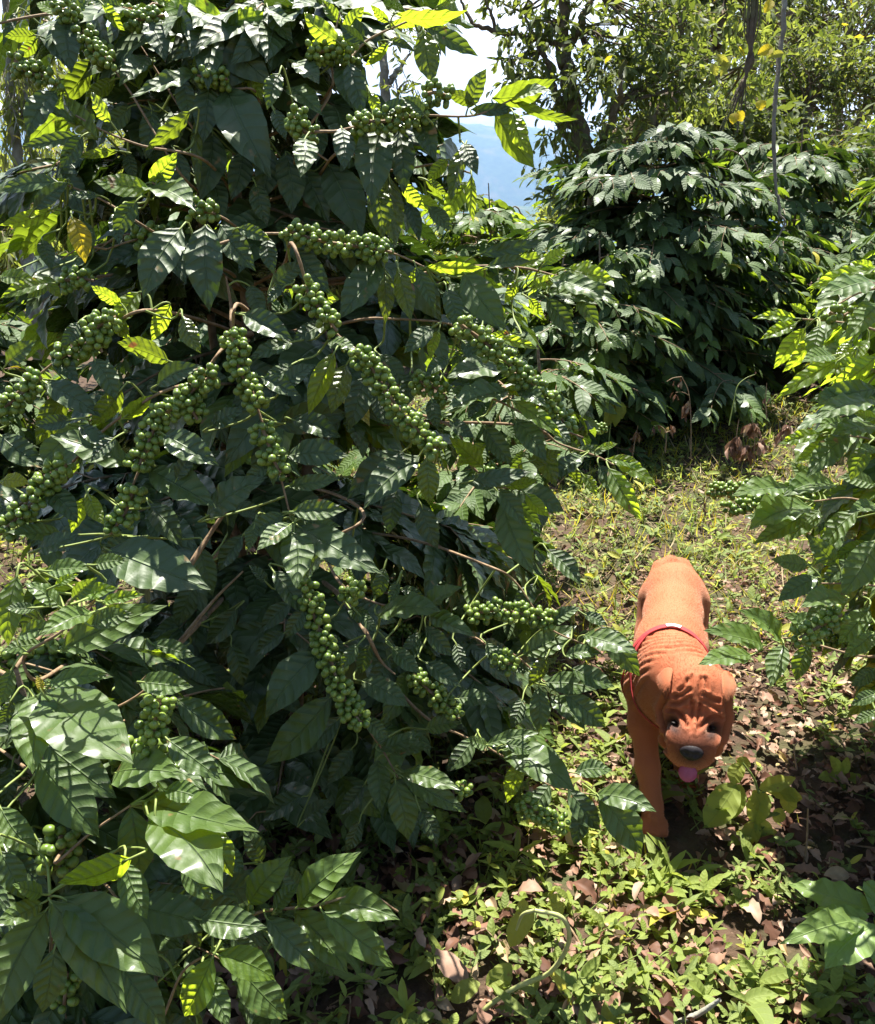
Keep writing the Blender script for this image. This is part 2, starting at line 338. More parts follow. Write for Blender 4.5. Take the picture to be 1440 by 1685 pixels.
def shoot(b, zd, stem, leaves, berries=(), zt=None, root=None, q=(8, 36), br=1.0, r0=.0034, dark=0., petiole=None, wet=1., r=.0052):
    """a leafy shoot: stem and leaf positions are read off the photograph at a real depth zd (m)"""
    zt = zd if zt is None else zt
    n = len(stem); SP = [W(x, y, zd + (zt - zd) * i / max(1, n - 1) + .015) for i, (x, y) in enumerate(stem)]
    s0 = SP[0]
    if root is None:
        ax = min(b.axes, key=lambda A: np.abs(A - s0).sum(1).min()); hz = s0[2] - .08
        j = np.argmin(np.abs(ax[:, 2] - hz)); root = ax[j]
    rt = np.asarray(root, float); mid = rt * .35 + s0 * .65 + CF * .10 + UP * .02
    P = catmull([rt, mid] + SP, 6)
    L = Leaves(); ex = []; pet = []
    for t in leaves:
        bx, by, tx, ty, w, kd = t[:6]; dz = t[6] if len(t) > 6 else None
        z0 = zd + RS.uniform(-.03, .03)
        # depth follows the stem
        dd = np.array([(x - bx) ** 2 + (y - by) ** 2 for x, y in stem]); j = int(np.argmin(dd)); z0 += (zt - zd) * j / max(1, n - 1)
        if kd == 'D': z0 += .15
        ln = math.hypot(tx - bx, ty - by)
        if dz is None: dz = {'w': -.06, 'g': -.02, 'd': .0, 'l': RS.uniform(-.03, .03)}.get(kd, RS.uniform(-.025, .02)) * ln / 110
        a = W(bx, by, z0); c = W(tx, ty, z0 + dz); D = c - a; Lc = np.linalg.norm(D); D = D / Lc
        cam_d = nrm(CAM - a); flip = kd in 'ou'
        bias = {'w': .9, 'l': .5, 'm': .45, 'g': .5}.get(kd, .25)
        N = nrm(cam_d + UP * bias + RS.randn(3) * .10)
        if flip: N = nrm(-cam_d + UP * .55 + RS.randn(3) * .1)
        Nn = nrm(N - (N @ D) * D); face = max(.45, abs(Nn @ cam_d))
        wd = w / F * z0 / face * .97; wd = min(wd, Lc * .48)
        yo, ye = KIND[kd]; yo = max(0, min(1, yo + RS.randn() * .05 - dark))
        L.add(a, D, N, Lc * 1.03, wd, RS.uniform(.25, .85) * (-1 if flip else 1), RS.uniform(.10, .42), RS.uniform(.014, .030), yo, ye, RS.randn() * .12)
        k = int(np.argmin(np.linalg.norm(P - a, axis=1))); pr = P[k]; dist = np.linalg.norm(pr - a)
        m_ = (pr + a) / 2 - D * min(.012, dist * .25)
        pet.append(tube(catmull([pr, m_, a, a + D * .012] if dist < .035 else [pr, (pr + a) / 2 + CF * min(.09, dist * .6), a - D * .014 + CF * .014, a, a + D * .012], 3), [.0014 if dist < .03 else .0019, .0011], 5))
    BL = []
    for s_ in berries:
        Bb = Berries(); BL.append(Bb)
        zoff = -.012
        if len(s_[0]) == 3: pts = [W(*p) for p in s_]
        else: pts = [W(x, y, zd + (zt - zd) * .5 + zoff) for x, y in s_]
        Bb.string(pts, r=r, dens=br, fat=1.15); ex.append(tube(catmull(pts, 4), [.003, .002], 6))
    o = b.branch(P, r0, L, None, ex, q=q)
    for Bb in BL: Bb.build(o, b.near, b.base)
    if pet: V, Fq = merge(pet); mk('leaf_stalks', V - b.base, Fq, M['green_stem'], o)
    return o
# ------------------------------------------------------------------ main bush
MB = Bush((-.40, 1.95, 0), 1.95, 'tall coffee bush loaded with strings of green cherries, filling the middle and left', sr=.018)
Z = 1.24
shoot(MB, 1.42, [(420,150),(372,140),(355,60)], [(372,45,268,8,52,'l'),(368,50,445,25,32,'l'),(366,62,316,108,36,'l'),(362,66,285,98,32,'g'),(330,118,216,160,22,'w'),(376,110,437,146,18,'u'),(345,140,335,233,54,'d'),(371,146,446,294,66,'g'),(326,185,328,318,18,'o'),(440,12,482,72,36,'g'),(425,60,478,112,34,'m'),(395,60,420,5,34,'l'),(405,110,432,165,40,'u')], [[(325,125),(350,128),(375,130)]])
shoot(MB, 1.45, [(330,230),(260,120),(215,50)], [(243,34,272,102,42,'g'),(214,45,186,85,20,'u'),(246,95,196,142,52,'w'),(202,140,220,240,46,'D'),(240,150,262,236,44,'D'),(150,98,98,168,54,'o'),(188,130,140,158,34,'o'),(215,175,165,215,40,'d'),(262,130,300,215,42,'D'),(300,130,312,200,40,'d'),(168,5,205,50,34,'u'),(300,10,250,0,40,'l'),(200,12,150,0,36,'m')], [[(215,35),(245,30),(270,25)],[(155,100),(170,90),(190,100)]])
shoot(MB, 1.40, [(300,290),(200,130),(108,28)], [(108,32,118,120,64,'g'),(62,62,28,95,46,'o'),(60,58,8,60,26,'o'),(100,25,60,5,22,'l'),(115,22,150,0,22,'m'),(28,20,5,75,14,'D')], [[(92,22),(108,16),(122,28)],[(138,50),(146,75),(165,92),(188,98)],[(25,100),(45,118),(72,125)],[(90,140),(98,130)]])
shoot(MB, 1.38, [(330,260),(235,240),(170,215),(125,190)], [(92,150,46,226,54,'g'),(160,226,104,156,50,'u'),(182,200,150,150,46,'u'),(128,206,53,178,15,'w'),(130,222,38,240,26,'m'),(135,224,98,276,36,'d'),(195,248,125,258,15,'o'),(313,183,238,248,26,'o'),(245,232,270,290,40,'D'),(210,250,222,300,34,'D')])
shoot(MB, 1.34, [(370,360),(300,330),(250,300)], [(248,314,155,298,36,'l'),(246,300,292,250,38,'l'),(236,308,322,348,54,'w'),(258,298,290,268,40,'l'),(225,330,190,392,40,'m'),(205,340,220,380,30,'g'),(190,350,196,402,40,'g')], [[(315,345),(335,348),(355,352)]])
shoot(MB, 1.36, [(250,380),(170,330),(100,300)], [(98,300,0,316,26,'m'),(85,345,0,370,24,'u'),(165,322,112,318,14,'g'),(110,295,60,330,34,'o'),(55,345,112,300,30,'d'),(118,356,140,432,40,'y'),(132,362,150,418,24,'m'),(70,395,85,445,40,'g'),(0,455,60,462,26,'l'),(82,465,0,492,26,'l'),(88,465,45,490,34,'l'),(70,455,100,490,20,'u')], [[(105,462),(130,458),(155,462)]])
shoot(MB, 1.40, [(500,220),(545,150),(545,85),(560,20)], [(560,104,586,186,62,'g'),(574,104,597,196,36,'d'),(482,100,524,138,34,'w'),(478,145,530,190,42,'w'),(558,70,500,20,36,'u'),(540,60,500,95,34,'u'),(565,60,600,10,38,'u'),(560,40,530,0,34,'l'),(575,50,560,105,34,'u'),(600,70,560,40,30,'d'),(555,80,500,60,34,'m')], [[(508,95),(530,85),(560,84),(578,92)]])
shoot(MB, 1.40, [(560,120),(600,70),(660,40),(720,15)], [(697,49,712,138,40,'o'),(700,42,786,92,30,'m'),(650,22,770,16,24,'u'),(640,42,706,36,18,'u'),(636,66,684,86,14,'m'),(640,70,600,108,18,'u'),(640,36,610,8,30,'u'),(600,60,560,25,30,'d'),(720,10,760,-8,24,'l')])
shoot(MB, 1.32, [(500,225),(560,215),(640,195),(700,190),(780,190),(840,165)], [(626,208,612,336,74,'g'),(657,214,664,320,40,'d'),(684,194,716,264,48,'g'),(562,210,566,280,46,'g'),(502,228,494,292,46,'w'),(625,188,678,170,30,'g'),(782,172,733,152,40,'o'),(770,178,800,114,40,'o'),(776,180,850,180,22,'d'),(810,162,914,130,40,'o'),(838,166,906,150,16,'w'),(846,165,952,196,20,'o'),(814,186,880,277,60,'o'),(845,185,868,250,30,'u'),(608,150,624,190,22,'u'),(700,190,660,160,24,'m'),(763,236,786,288,26,'g'),(720,195,700,230,24,'d')], [[(582,205),(605,200),(630,200),(660,196),(700,186)],[(700,155),(720,152),(740,160)]])
shoot(MB, 1.36, [(560,250),(640,280),(720,270),(775,285)], [(737,262,702,300,32,'u'),(774,298,734,366,40,'l'),(776,288,779,366,18,'u'),(680,322,732,356,22,'u'),(668,330,690,398,22,'D'),(640,290,652,402,50,'o'),(700,295,735,320,32,'o'),(765,240,742,330,28,'o'),(615,300,630,392,44,'o'),(705,340,745,380,30,'m'),(660,300,700,345,34,'u')])
shoot(MB, 1.34, [(500,225),(520,250),(540,265)], [(501,280,541,368,50,'D'),(540,270,596,392,62,'D'),(470,250,480,350,56,'D'),(440,240,430,330,54,'D'),(400,250,380,330,54,'D'),(350,220,330,330,54,'D'),(290,250,300,330,50,'D'),(520,200,520,270,44,'D'),(350,290,370,360,60,'D'),(420,300,440,370,60,'D'),(250,180,240,260,50,'D'),(300,180,290,240,50,'D'),(450,180,470,230,40,'d'),(460,120,440,180,44,'m')], [[(480,190),(500,215),(520,225)]])
shoot(MB, Z, [(330,420),(400,390),(470,385),(540,400),(640,415),(700,440)], [(338,370,345,512,74,'d'),(298,375,236,490,66,'g'),(363,370,420,445,46,'d'),(392,375,446,396,24,'m'),(440,390,450,450,44,'d'),(626,424,560,523,70,'g'),(488,410,542,482,48,'d'),(470,470,440,500,30,'g'),(632,440,634,532,30,'o'),(655,440,676,526,34,'o'),(685,440,716,512,26,'m'),(763,448,832,542,72,'m'),(735,475,752,542,54,'d'),(740,465,776,510,30,'m'),(788,418,894,394,26,'d'),(800,440,872,430,22,'m'),(700,440,802,442,22,'u'),(622,415,655,405,22,'w'),(450,470,500,430,36,'g'),(700,440,665,470,34,'u')], [[(470,378),(510,392),(560,402),(610,408),(645,415)]], zt=1.32)
shoot(MB, 1.36, [(760,440),(850,440),(900,450),(960,470),(1000,490)], [(894,435,936,412,26,'l'),(870,473,922,454,22,'l'),(906,458,1018,496,30,'w'),(900,482,982,500,22,'w'),(932,442,1010,460,34,'l'),(950,480,985,540,30,'m'),(900,490,945,550,34,'m'),(850,460,830,500,34,'u'),(870,490,895,520,28,'u'),(805,556,888,575,18,'l'),(845,548,800,556,16,'l'),(950,440,975,430,18,'l'),(840,440,905,420,24,'l'),(820,450,850,480,30,'m'),(990,490,1020,500,20,'l')])
shoot(MB, 1.34, [(600,525),(650,525),(725,530),(770,545)], [(712,538,664,582,42,'g'),(722,544,708,592,18,'l'),(624,583,666,638,38,'g'),(750,520,790,530,24,'m'),(832,600,736,622,40,'w'),(830,612,740,632,36,'d'),(710,655,720,706,48,'g'),(675,612,664,674,44,'g'),(760,560,800,600,36,'g'),(740,590,700,620,36,'g'),(770,575,740,600,30,'m')], [[(755,532,1.25),(800,565,1.26),(850,610,1.28),(890,645,1.30),(935,705,1.34)],[(680,625),(720,640),(740,660)]])
shoot(MB, 1.22, [(480,400),(510,480),(550,545),(600,590),(660,690),(720,745)], [(550,580,508,682,40,'u'),(600,620,574,708,54,'D'),(536,530,480,564,38,'g'),(540,562,586,575,38,'w'),(690,750,600,836,54,'g'),(664,742,572,822,50,'D'),(702,752,706,830,52,'o'),(692,828,720,902,58,'D'),(652,808,640,878,44,'D'),(480,600,430,640,40,'g'),(400,518,482,560,54,'g'),(484,562,410,592,28,'g'),(570,600,545,680,44,'o'),(620,640,640,700,40,'D')], [[(500,470),(520,500),(555,545)],[(585,580),(615,610),(640,650),(670,690),(700,720),(722,742)]])
shoot(MB, 1.20, [(390,500),(385,545),(405,610),(430,690),(460,780),(478,850)], [(480,842,570,838,38,'m'),(492,866,626,943,54,'g'),(484,868,487,966,54,'w'),(480,862,424,905,50,'w'),(470,846,404,882,50,'m'),(475,800,562,786,28,'m'),(472,750,572,750,48,'d'),(420,860,410,905,34,'m'),(495,855,560,866,26,'m'),(430,620,495,652,30,'d'),(456,700,572,682,60,'D'),(465,640,520,600,44,'d'),(480,690,560,720,44,'D'),(440,760,400,800,44,'d'),(340,850,440,786,44,'g'),(346,702,404,672,28,'g')], [[(378,550),(395,575),(392,600),(410,640),(425,670)],[(430,700),(440,725),(452,760),(462,778)]])
shoot(MB, 1.20, [(370,570),(320,640),(270,690),(235,760),(185,880)], [(278,594,194,564,52,'o'),(258,634,332,602,34,'g'),(270,715,360,766,48,'g'),(246,774,356,836,66,'g'),(215,766,82,716,54,'m'),(180,905,346,970,84,'g'),(104,880,14,876,54,'w'),(60,905,130,880,40,'g'),(140,818,118,876,40,'u'),(144,812,170,862,32,'u'),(200,640,150,700,44,'o'),(245,830,300,900,50,'D'),(330,900,350,980,50,'D'),(165,895,200,925,36,'m'),(225,890,160,925,30,'m'),(290,790,330,740,50,'d')], [[(355,620),(330,630),(300,660),(262,690),(240,740),(225,775)],[(220,805),(205,845),(180,880)],[(300,650),(325,690)]])
shoot(MB, 1.22, [(250,510),(190,530),(130,565),(60,620),(0,670)], [(155,590,192,660,52,'d'),(75,630,166,686,40,'d'),(106,645,60,732,48,'o'),(0,716,76,770,64,'d'),(200,500,150,470,40,'u'),(130,530,100,570,40,'g'),(170,510,215,560,44,'u'),(90,580,130,630,40,'g'),(230,480,190,540,44,'l'),(280,500,250,560,40,'u'),(300,520,330,580,40,'o'),(10,600,60,560,40,'m')], [[(192,522),(165,535),(130,565),(100,590)],[(68,620),(45,640),(15,665),(-10,690)],[(160,560),(168,580)]])
shoot(MB, 1.20, [(280,640),(180,700),(110,770),(50,820),(0,880)], [(75,805,128,862,44,'g'),(0,792,50,795,48,'c'),(120,690,60,700,44,'d'),(130,700,180,735,40,'d'),(190,720,150,760,34,'g'),(90,850,50,900,44,'D'),(0,830,30,890,40,'D'),(200,690,250,650,44,'u')], [[(110,765),(80,785),(60,820),(30,850),(0,880)]])
shoot(MB, 1.32, [(600,850),(520,900),(500,950),(530,1050),(590,1190)], [(530,1070,438,1180,66,'g'),(545,1146,438,1256,62,'d'),(575,1000,616,1032,32,'w'),(450,940,500,1010,40,'g'),(505,1000,470,1050,44,'d'),(540,1040,560,1090,40,'g'),(590,1060,560,1100,30,'m'),(440,960,410,930,34,'g'),(600,1180,640,1215,26,'m'),(560,1180,500,1240,60,'D'),(480,990,430,1040,50,'D'),(500,950,545,900,30,'w'),(560,930,530,905,30,'D'),(470,1040,420,1080,50,'D')], [[(500,960),(515,1010),(540,1075),(555,1120),(575,1165),(595,1190)],[(570,965),(600,985)]], r=.0056)
shoot(MB, 1.34, [(560,960),(600,985),(650,1000),(740,1015)], [(632,934,618,986,40,'m'),(655,955,640,992,30,'m'),(660,968,700,985,30,'g'),(698,1004,762,966,40,'w'),(620,1012,728,1006,36,'w'),(705,1012,782,1048,30,'w'),(590,1010,620,1040,40,'g'),(690,1040,660,1095,44,'d'),(700,1030,745,1080,44,'d'),(645,1065,692,1108,44,'g'),(700,1090,758,1130,40,'g'),(594,1120,672,1162,48,'g'),(610,1060,590,1110,34,'m')])
shoot(MB, 1.30, [(740,700),(770,760),(820,800),(850,800)], [(775,792,876,776,30,'g'),(815,800,760,790,34,'g'),(815,804,862,866,34,'m'),(842,806,928,842,46,'m'),(825,828,876,942,64,'m'),(830,800,885,790,22,'u'),(865,812,905,850,34,'u'),(795,770,740,720,40,'u'),(870,760,925,742,44,'o')])
shoot(MB, 1.30, [(760,640),(820,660),(880,690),(960,720)], [(836,645,734,678,34,'w'),(845,660,926,722,30,'l'),(846,690,898,758,40,'m'),(795,700,842,765,56,'m'),(800,730,750,768,48,'u'),(770,640,735,662,30,'w'),(800,650,770,690,40,'g'),(830,640,870,650,26,'l'),(880,730,915,800,40,'o'),(900,690,940,730,30,'g'),(740,690,780,720,44,'g'),(850,640,900,670,30,'w')])
shoot(MB, 1.38, [(860,700),(920,730),(980,750),(1010,765)], [(985,766,1022,822,36,'d'),(1002,770,1056,856,38,'l'),(1012,762,1080,800,24,'l'),(984,738,1016,730,12,'l'),(958,780,982,815,30,'l'),(1000,755,1062,776,20,'l'),(960,750,905,790,36,'g'),(1020,790,1055,850,26,'u'),(940,745,1000,738,22,'m'),(930,760,960,800,30,'o')])
shoot(MB, 1.45, [(800,930),(850,960),(900,1030),(960,1060)], [(860,1078,948,1030,46,'m'),(905,1028,955,1000,36,'g'),(900,905,955,962,38,'g'),(985,1030,1052,1112,42,'m'),(960,1045,1050,1075,36,'w'),(880,960,850,1020,44,'D'),(800,1058,834,1112,44,'g'),(750,1058,762,1106,36,'g'),(930,1080,990,1075,34,'m'),(840,1020,800,1000,34,'g'),(900,1080,870,1130,40,'o'),(960,1010,1000,1030,30,'g')], [[(770,1010),(830,1005),(905,1020)]], r=.0052)
shoot(MB, 1.48, [(800,1060),(850,1080),(900,1125),(950,1150)], [(896,1124,980,1134,40,'m'),(905,1146,962,1200,36,'w'),(930,1142,996,1196,40,'m'),(886,1130,886,1206,40,'m'),(750,1150,816,1156,32,'g'),(870,1105,830,1090,34,'g'),(940,1100,1010,1130,40,'m'),(860,1150,840,1200,44,'D')], [[(680,1110),(710,1140),(745,1170)],[(820,1080),(850,1100)]], r=.0052)
shoot(MB, 1.52, [(700,1180),(760,1210),(820,1240),(900,1290),(985,1310)], [(800,1226,888,1206,26,'m'),(826,1234,946,1302,56,'w'),(806,1230,764,1216,34,'w'),(945,1272,1008,1268,34,'m'),(980,1308,1080,1336,42,'w'),(985,1310,1056,1406,54,'m'),(935,1298,988,1366,46,'d'),(830,1225,880,1240,30,'m'),(780,1215,735,1270,44,'D'),(860,1250,835,1320,30,'u'),(905,1290,860,1350,50,'D'),(960,1320,945,1390,50,'D')], [[(860,1320),(890,1340),(930,1360)],[(760,1290),(765,1310)]], r=.0052)
shoot(MB, 1.48, [(600,1190),(630,1235),(655,1280)], [(620,1250,626,1336,56,'w'),(650,1284,672,1382,58,'m'),(658,1275,766,1336,42,'m'),(642,1240,712,1230,26,'m'),(660,1270,756,1300,30,'w'),(625,1236,700,1206,26,'m'),(640,1225,610,1200,30,'m'),(500,1310,434,1350,44,'D'),(500,1350,552,1318,34,'D'),(592,1350,570,1402,44,'d'),(700,1200,760,1190,34,'m'),(580,1230,540,1290,50,'D'),(690,1330,720,1390,44,'D'),(600,1290,560,1340,50,'D')])
# bare woody branches seen through the leaves
shoot(MB, 1.36, [(385,545),(380,500),(372,455)], [(410,470,430,530,44,'g')], r0=.007)
shoot(MB, 1.32, [(300,960),(345,880),(395,810),(430,770)], [(400,880,360,940,50,'D'),(320,960,290,1030,50,'D'),(380,830,440,850,44,'D')], r0=.007)
shoot(MB, 1.38, [(290,1065),(350,990),(400,940)], [(300,1080,360,1130,60,'D'),(390,1000,340,1060,60,'D'),(380,1060,400,1130,60,'D')], r0=.006)
shoot(MB, 1.36, [(595,1030),(625,1085),(650,1110)], [(640,1080,600,1140,50,'D')], r0=.006)
# the bush's own growth behind and round the shoots one can pick out
def okm(p):
    # keep the growth behind the front shoots
    d = p - CAM; zd = d @ CF; px = 720 + F * d[0] / zd; py = 842.5 - F * (d @ CU) / zd
    lim = 1.36 + max(0, py - 900) * .0004
    if zd < lim + (.13 if px > 120 and py > 130 else .04): return False
    if 590 < px and py < 150 + (px - 590) * .4 and py > 60: return False
    if px > 740 and 190 < py < 400: return False
    edge = np.interp(py, [0, 150, 200, 400, 480, 560, 700, 860, 900, 1060, 1250, 1400], [800, 620, 740, 760, 900, 860, 930, 930, 900, 960, 960, 1010])
    if px > edge: return False
    if px < 330 and py < 140 and RS.rand() < .3: return False
    if px < 210 and py < 560 and RS.rand() < .4: return False
    return True
k = 0
for h in np.linspace(.12, 1.98, 26):
    for rep in range(1 if h < .5 else 2 if h < 1.2 else 3):
        az = k * 2.39996; k += 1; rad = np.interp(h, [.1, .4, .8, 1.2, 1.6, 2.0], [.80, .74, .68, .58, .54, .44]) * RS.uniform(.8, 1.05)
        MB.auto(h - .05, az, rad, k, 1.22, berry=.3, droop=.55 if h > .35 else .3, q=(6, 20), youth=.06, gap=.038 if h < 1.5 else .044, ok=okm, side=7 if h < .6 else 6 if h < 1.5 else 4)
# ------------------------------------------------------------------ young coffee plant, bottom left
LB = Bush((-.62, .95, 0), .78, 'young coffee plant with big smooth glossy leaves in the bottom left corner', stems=2, sr=.009)
shoot(LB, 1.04, [(60,1120),(40,1080),(100,1040),(160,985)], [(98,1072,272,998,60,'m'),(152,1008,66,1046,38,'w'),(30,1048,102,1036,28,'m'),(168,990,238,978,20,'l'),(155,930,212,922,30,'m'),(76,940,152,935,30,'m'),(28,948,14,1062,44,'m'),(70,1060,5,1070,30,'m'),(60,1000,10,1000,50,'g'),(120,985,160,950,50,'m'),(100,1000,40,960,44,'m'),(150,1030,220,1010,50,'d'),(20,1100,0,1160,50,'m'),(120,985,195,968,28,'l'),(90,965,130,945,16,'l')], zt=.98, dark=-.24)
shoot(LB, 1.02, [(40,1230),(60,1180),(70,1135)], [(68,1140,54,1272,68,'w'),(76,1135,216,1254,74,'w'),(78,1127,186,1114,30,'m'),(68,1138,60,1112,16,'y'),(72,1222,190,1312,72,'d'),(62,1250,162,1376,86,'d'),(0,1328,64,1408,60,'m'),(0,1360,22,1428,34,'w'),(20,1150,0,1190,50,'d'),(20,1260,10,1330,60,'D'),(0,1180,40,1240,70,'D')], dark=-.24)
shoot(LB, 1.06, [(100,1200),(200,1160),(260,1120)], [(228,1122,316,1130,44,'m'),(160,1092,254,1110,50,'D'),(275,1216,362,1282,64,'d'),(290,1150,388,1216,60,'D'),(190,1272,302,1274,44,'w'),(230,1180,280,1230,50,'D'),(180,1140,240,1180,60,'D'),(250,1060,320,1080,60,'D'),(170,1200,230,1260,60,'D')], [[(262,1150),(255,1190),(250,1260)]], r=.0050, dark=-.24)
shoot(LB, 1.02, [(90,1420),(150,1370),(215,1325)], [(215,1328,230,1446,90,'m'),(236,1318,422,1368,44,'w'),(250,1348,366,1468,80,'w'),(336,1356,382,1442,50,'o'),(330,1360,345,1400,40,'m'),(245,1345,300,1420,50,'m'),(300,1420,350,1480,60,'m'),(270,1300,340,1320,44,'m'),(255,1340,270,1400,34,'l'),(360,1390,400,1440,50,'D')], [[(100,1375,1.08),(95,1405,1.08),(100,1435,1.08)]], r=.0066, dark=-.24)
shoot(LB, .96, [(90,1600),(85,1520),(82,1470)], [(216,1412,98,1452,42,'u'),(205,1420,242,1512,56,'m'),(82,1482,206,1664,70,'m'),(104,1478,268,1606,96,'m'),(76,1498,-8,1690,80,'m'),(70,1486,-10,1524,50,'w'),(70,1472,20,1455,34,'w'),(90,1560,70,1665,50,'d'),(0,1400,40,1480,60,'d'),(60,1380,110,1440,70,'D'),(180,1520,300,1560,70,'D'),(230,1460,290,1540,70,'D')], dark=-.24)
shoot(LB, 1.05, [(260,1680),(300,1600),(350,1565)], [(350,1575,304,1672,56,'l'),(358,1571,452,1612,52,'l'),(200,1592,272,1690,66,'d'),(336,1612,376,1690,54,'m'),(392,1592,472,1676,64,'m'),(325,1512,438,1526,60,'d'),(300,1520,250,1600,60,'D'),(380,1540,430,1600,60,'D'),(440,1560,420,1640,60,'D'),(355,1565,368,1550,8,'l'),(290,1480,330,1560,60,'D'),(170,1640,150,1700,60,'D'),(120,1620,190,1690,60,'D')], [[(110,1600,1.1),(105,1660,1.1)]], dark=-.24)
shoot(LB, 1.14, [(380,1520),(430,1500),(520,1490),(600,1470),(655,1500)], [(410,1488,482,1408,56,'m'),(490,1492,594,1402,54,'m'),(526,1488,658,1514,54,'m'),(485,1500,572,1602,64,'m'),(530,1500,648,1592,50,'m'),(438,1510,524,1598,56,'d'),(450,1500,492,1454,44,'d'),(500,1470,460,1420,50,'D'),(400,1460,350,1420,60,'D'),(430,1420,400,1360,60,'D')], dark=-.24)
def okl(p):
    d = p - CAM; zd = d @ CF; px = 720 + F * d[0] / zd; py = 842.5 - F * (d @ CU) / zd
    return py > 930 + max(0, px) * .55 and px < 420 and zd > 1.06
for k in range(34):
    LB.auto(.10 + .022 * k, k * 2.4, RS.uniform(.25, .42), k, 1.0, berry=.1, droop=.4, q=(6, 16), gap=.045, ok=okl)
# ------------------------------------------------------------------ right bush
RB = Bush((1.12, 1.72, 0), 1.32, 'sunlit coffee bush reaching in from the right edge beside the dog', sr=.014)
shoot(RB, 1.25, [(1480,470),(1420,480),(1380,500)], [(1442,442,1328,476,26,'l'),(1445,462,1345,492,22,'w'),(1440,500,1400,520,30,'m'),(1440,450,1400,432,24,'l'),(1445,500,1390,560,36,'m')], dark=-.32)
shoot(RB, 1.30, [(1430,540),(1380,530),(1320,525)], [(1310,524,1238,524,18,'l'),(1312,530,1252,558,24,'l'),(1326,540,1274,606,30,'u'),(1342,545,1288,612,26,'u'),(1330,515,1300,500,20,'l'),(1350,535,1340,600,34,'m'),(1345,522,1365,505,18,'w'),(1400,560,1375,600,34,'u'),(1430,560,1400,600,30,'l')], [[(1365,515,1.29),(1385,520,1.29),(1400,512,1.29)]], dark=-.32)
shoot(RB, 1.25, [(1460,620),(1420,600),(1380,590)], [(1382,592,1278,656,30,'l'),(1440,588,1362,642,44,'u'),(1442,640,1332,660,38,'d'),(1372,585,1320,596,22,'w'),(1430,600,1350,610,30,'l'),(1410,570,1380,640,30,'u'),(1440,660,1340,690,22,'w'),(1400,650,1345,668,24,'w')], dark=-.32)
shoot(RB, 1.28, [(1470,730),(1420,720),(1380,715)], [(1398,712,1328,784,40,'d'),(1352,714,1280,732,22,'l'),(1440,700,1370,715,26,'w'),(1400,700,1345,705,24,'w'),(1430,730,1400,790,44,'m'),(1360,725,1310,760,24,'l'),(1445,740,1410,750,30,'w'),(1442,690,1400,676,24,'l')], dark=-.32)
shoot(RB, 1.32, [(1480,840),(1400,820),(1340,825)], [(1300,802,1206,816,22,'w'),(1374,798,1290,816,28,'w'),(1332,832,1234,872,40,'w'),(1320,850,1240,895,34,'m'),(1412,840,1354,906,50,'m'),(1440,830,1395,845,30,'w'),(1440,800,1380,785,30,'m'),(1350,840,1300,890,40,'m'),(1340,800,1300,760,30,'m'),(1285,860,1225,850,24,'m'),(1390,870,1340,930,44,'D')], dark=-.32)
shoot(RB, 1.30, [(1480,960),(1400,960),(1350,960)], [(1442,888,1384,982,54,'m'),(1392,986,1318,1000,24,'w'),(1440,960,1400,940,40,'m'),(1345,950,1280,990,40,'d'),(1380,930,1330,880,44,'d'),(1430,1000,1380,1060,50,'m'),(1360,990,1330,1040,40,'m'),(1440,1040,1388,1082,44,'m'),(1330,930,1270,920,34,'m'),(1400,920,1350,960,40,'D')], [[(1385,1010),(1350,1030),(1315,1050)]], dark=-.32)
shoot(RB, 1.45, [(1440,1080),(1340,1060),(1290,1050),(1250,1070)], [(1256,1062,1158,1038,28,'w'),(1236,1078,1150,1094,26,'w'),(1286,1056,1216,1004,36,'w'),(1290,1062,1268,1130,38,'w'),(1330,1060,1310,1120,40,'m'),(1350,1050,1290,1010,40,'m'),(1240,1040,1180,1030,24,'d'),(1300,1040,1350,1010,30,'m')], dark=-.32)
shoot(RB, 1.35, [(1480,1190),(1450,1180)], [(1445,1170,1404,1190,44,'m'),(1445,1140,1400,1160,40,'d'),(1440,1100,1400,1130,44,'D')], dark=-.32)
def okr(p):
    d = p - CAM; zd = d @ CF; px = 720 + F * d[0] / zd; py = 842.5 - F * (d @ CU) / zd
    edge = np.interp(py, [300, 420, 520, 700, 820, 900, 1000, 1150, 1250], [1600, 1440, 1345, 1340, 1290, 1290, 1330, 1410, 1560])
    return zd > 1.33 and px > edge
for k in range(52):
    RB.auto(.25 + .0205 * k, k * 2.4, np.interp(k, [0, 30, 52], [.50, .58, .4]) * RS.uniform(.8, 1.1), k, 1.0, berry=.35, droop=.5, q=(6, 18), youth=.75, gap=.034, ok=okr)
# ------------------------------------------------------------------ bushes farther off
def far_bush(x, y, top, rad, label, n, lsc=1., gap=.07, berry=.12, youth=.12, q=(2, 6), ok=None, prof=None, nbr=24):
    b = Bush((x, y, float(terr(x, y))), top, label, near=False, matname='coffee_far', sr=.02); side = 5
    for k in range(n):
        h = top * (.06 + .94 * (k + .5) / n); fr = h / top
        r = rad * np.interp(fr, [0, .2, .6, .85, 1], [.85, 1, .95, .68, .38]) * RS.uniform(.75, 1.1)
        b.auto(h - .05, k * 2.39996 + x, r, k, lsc, berry=berry, droop=.5, q=q, youth=youth, gap=gap, ok=ok, side=5)
    return b
far_bush(1.22, 5.45, 1.68, .95, 'large dark coffee bush at the far end of the path under the leaning tree', 98, 1.15, .052, youth=.04)
def okmid(p):
    d = p - CAM; zd = d @ CF; px = 720 + F * d[0] / zd; py = 842.5 - F * (d @ CU) / zd
    return px < np.interp(py, [400, 500, 560, 650, 700, 800, 900], [960, 1030, 1065, 1070, 990, 900, 880])
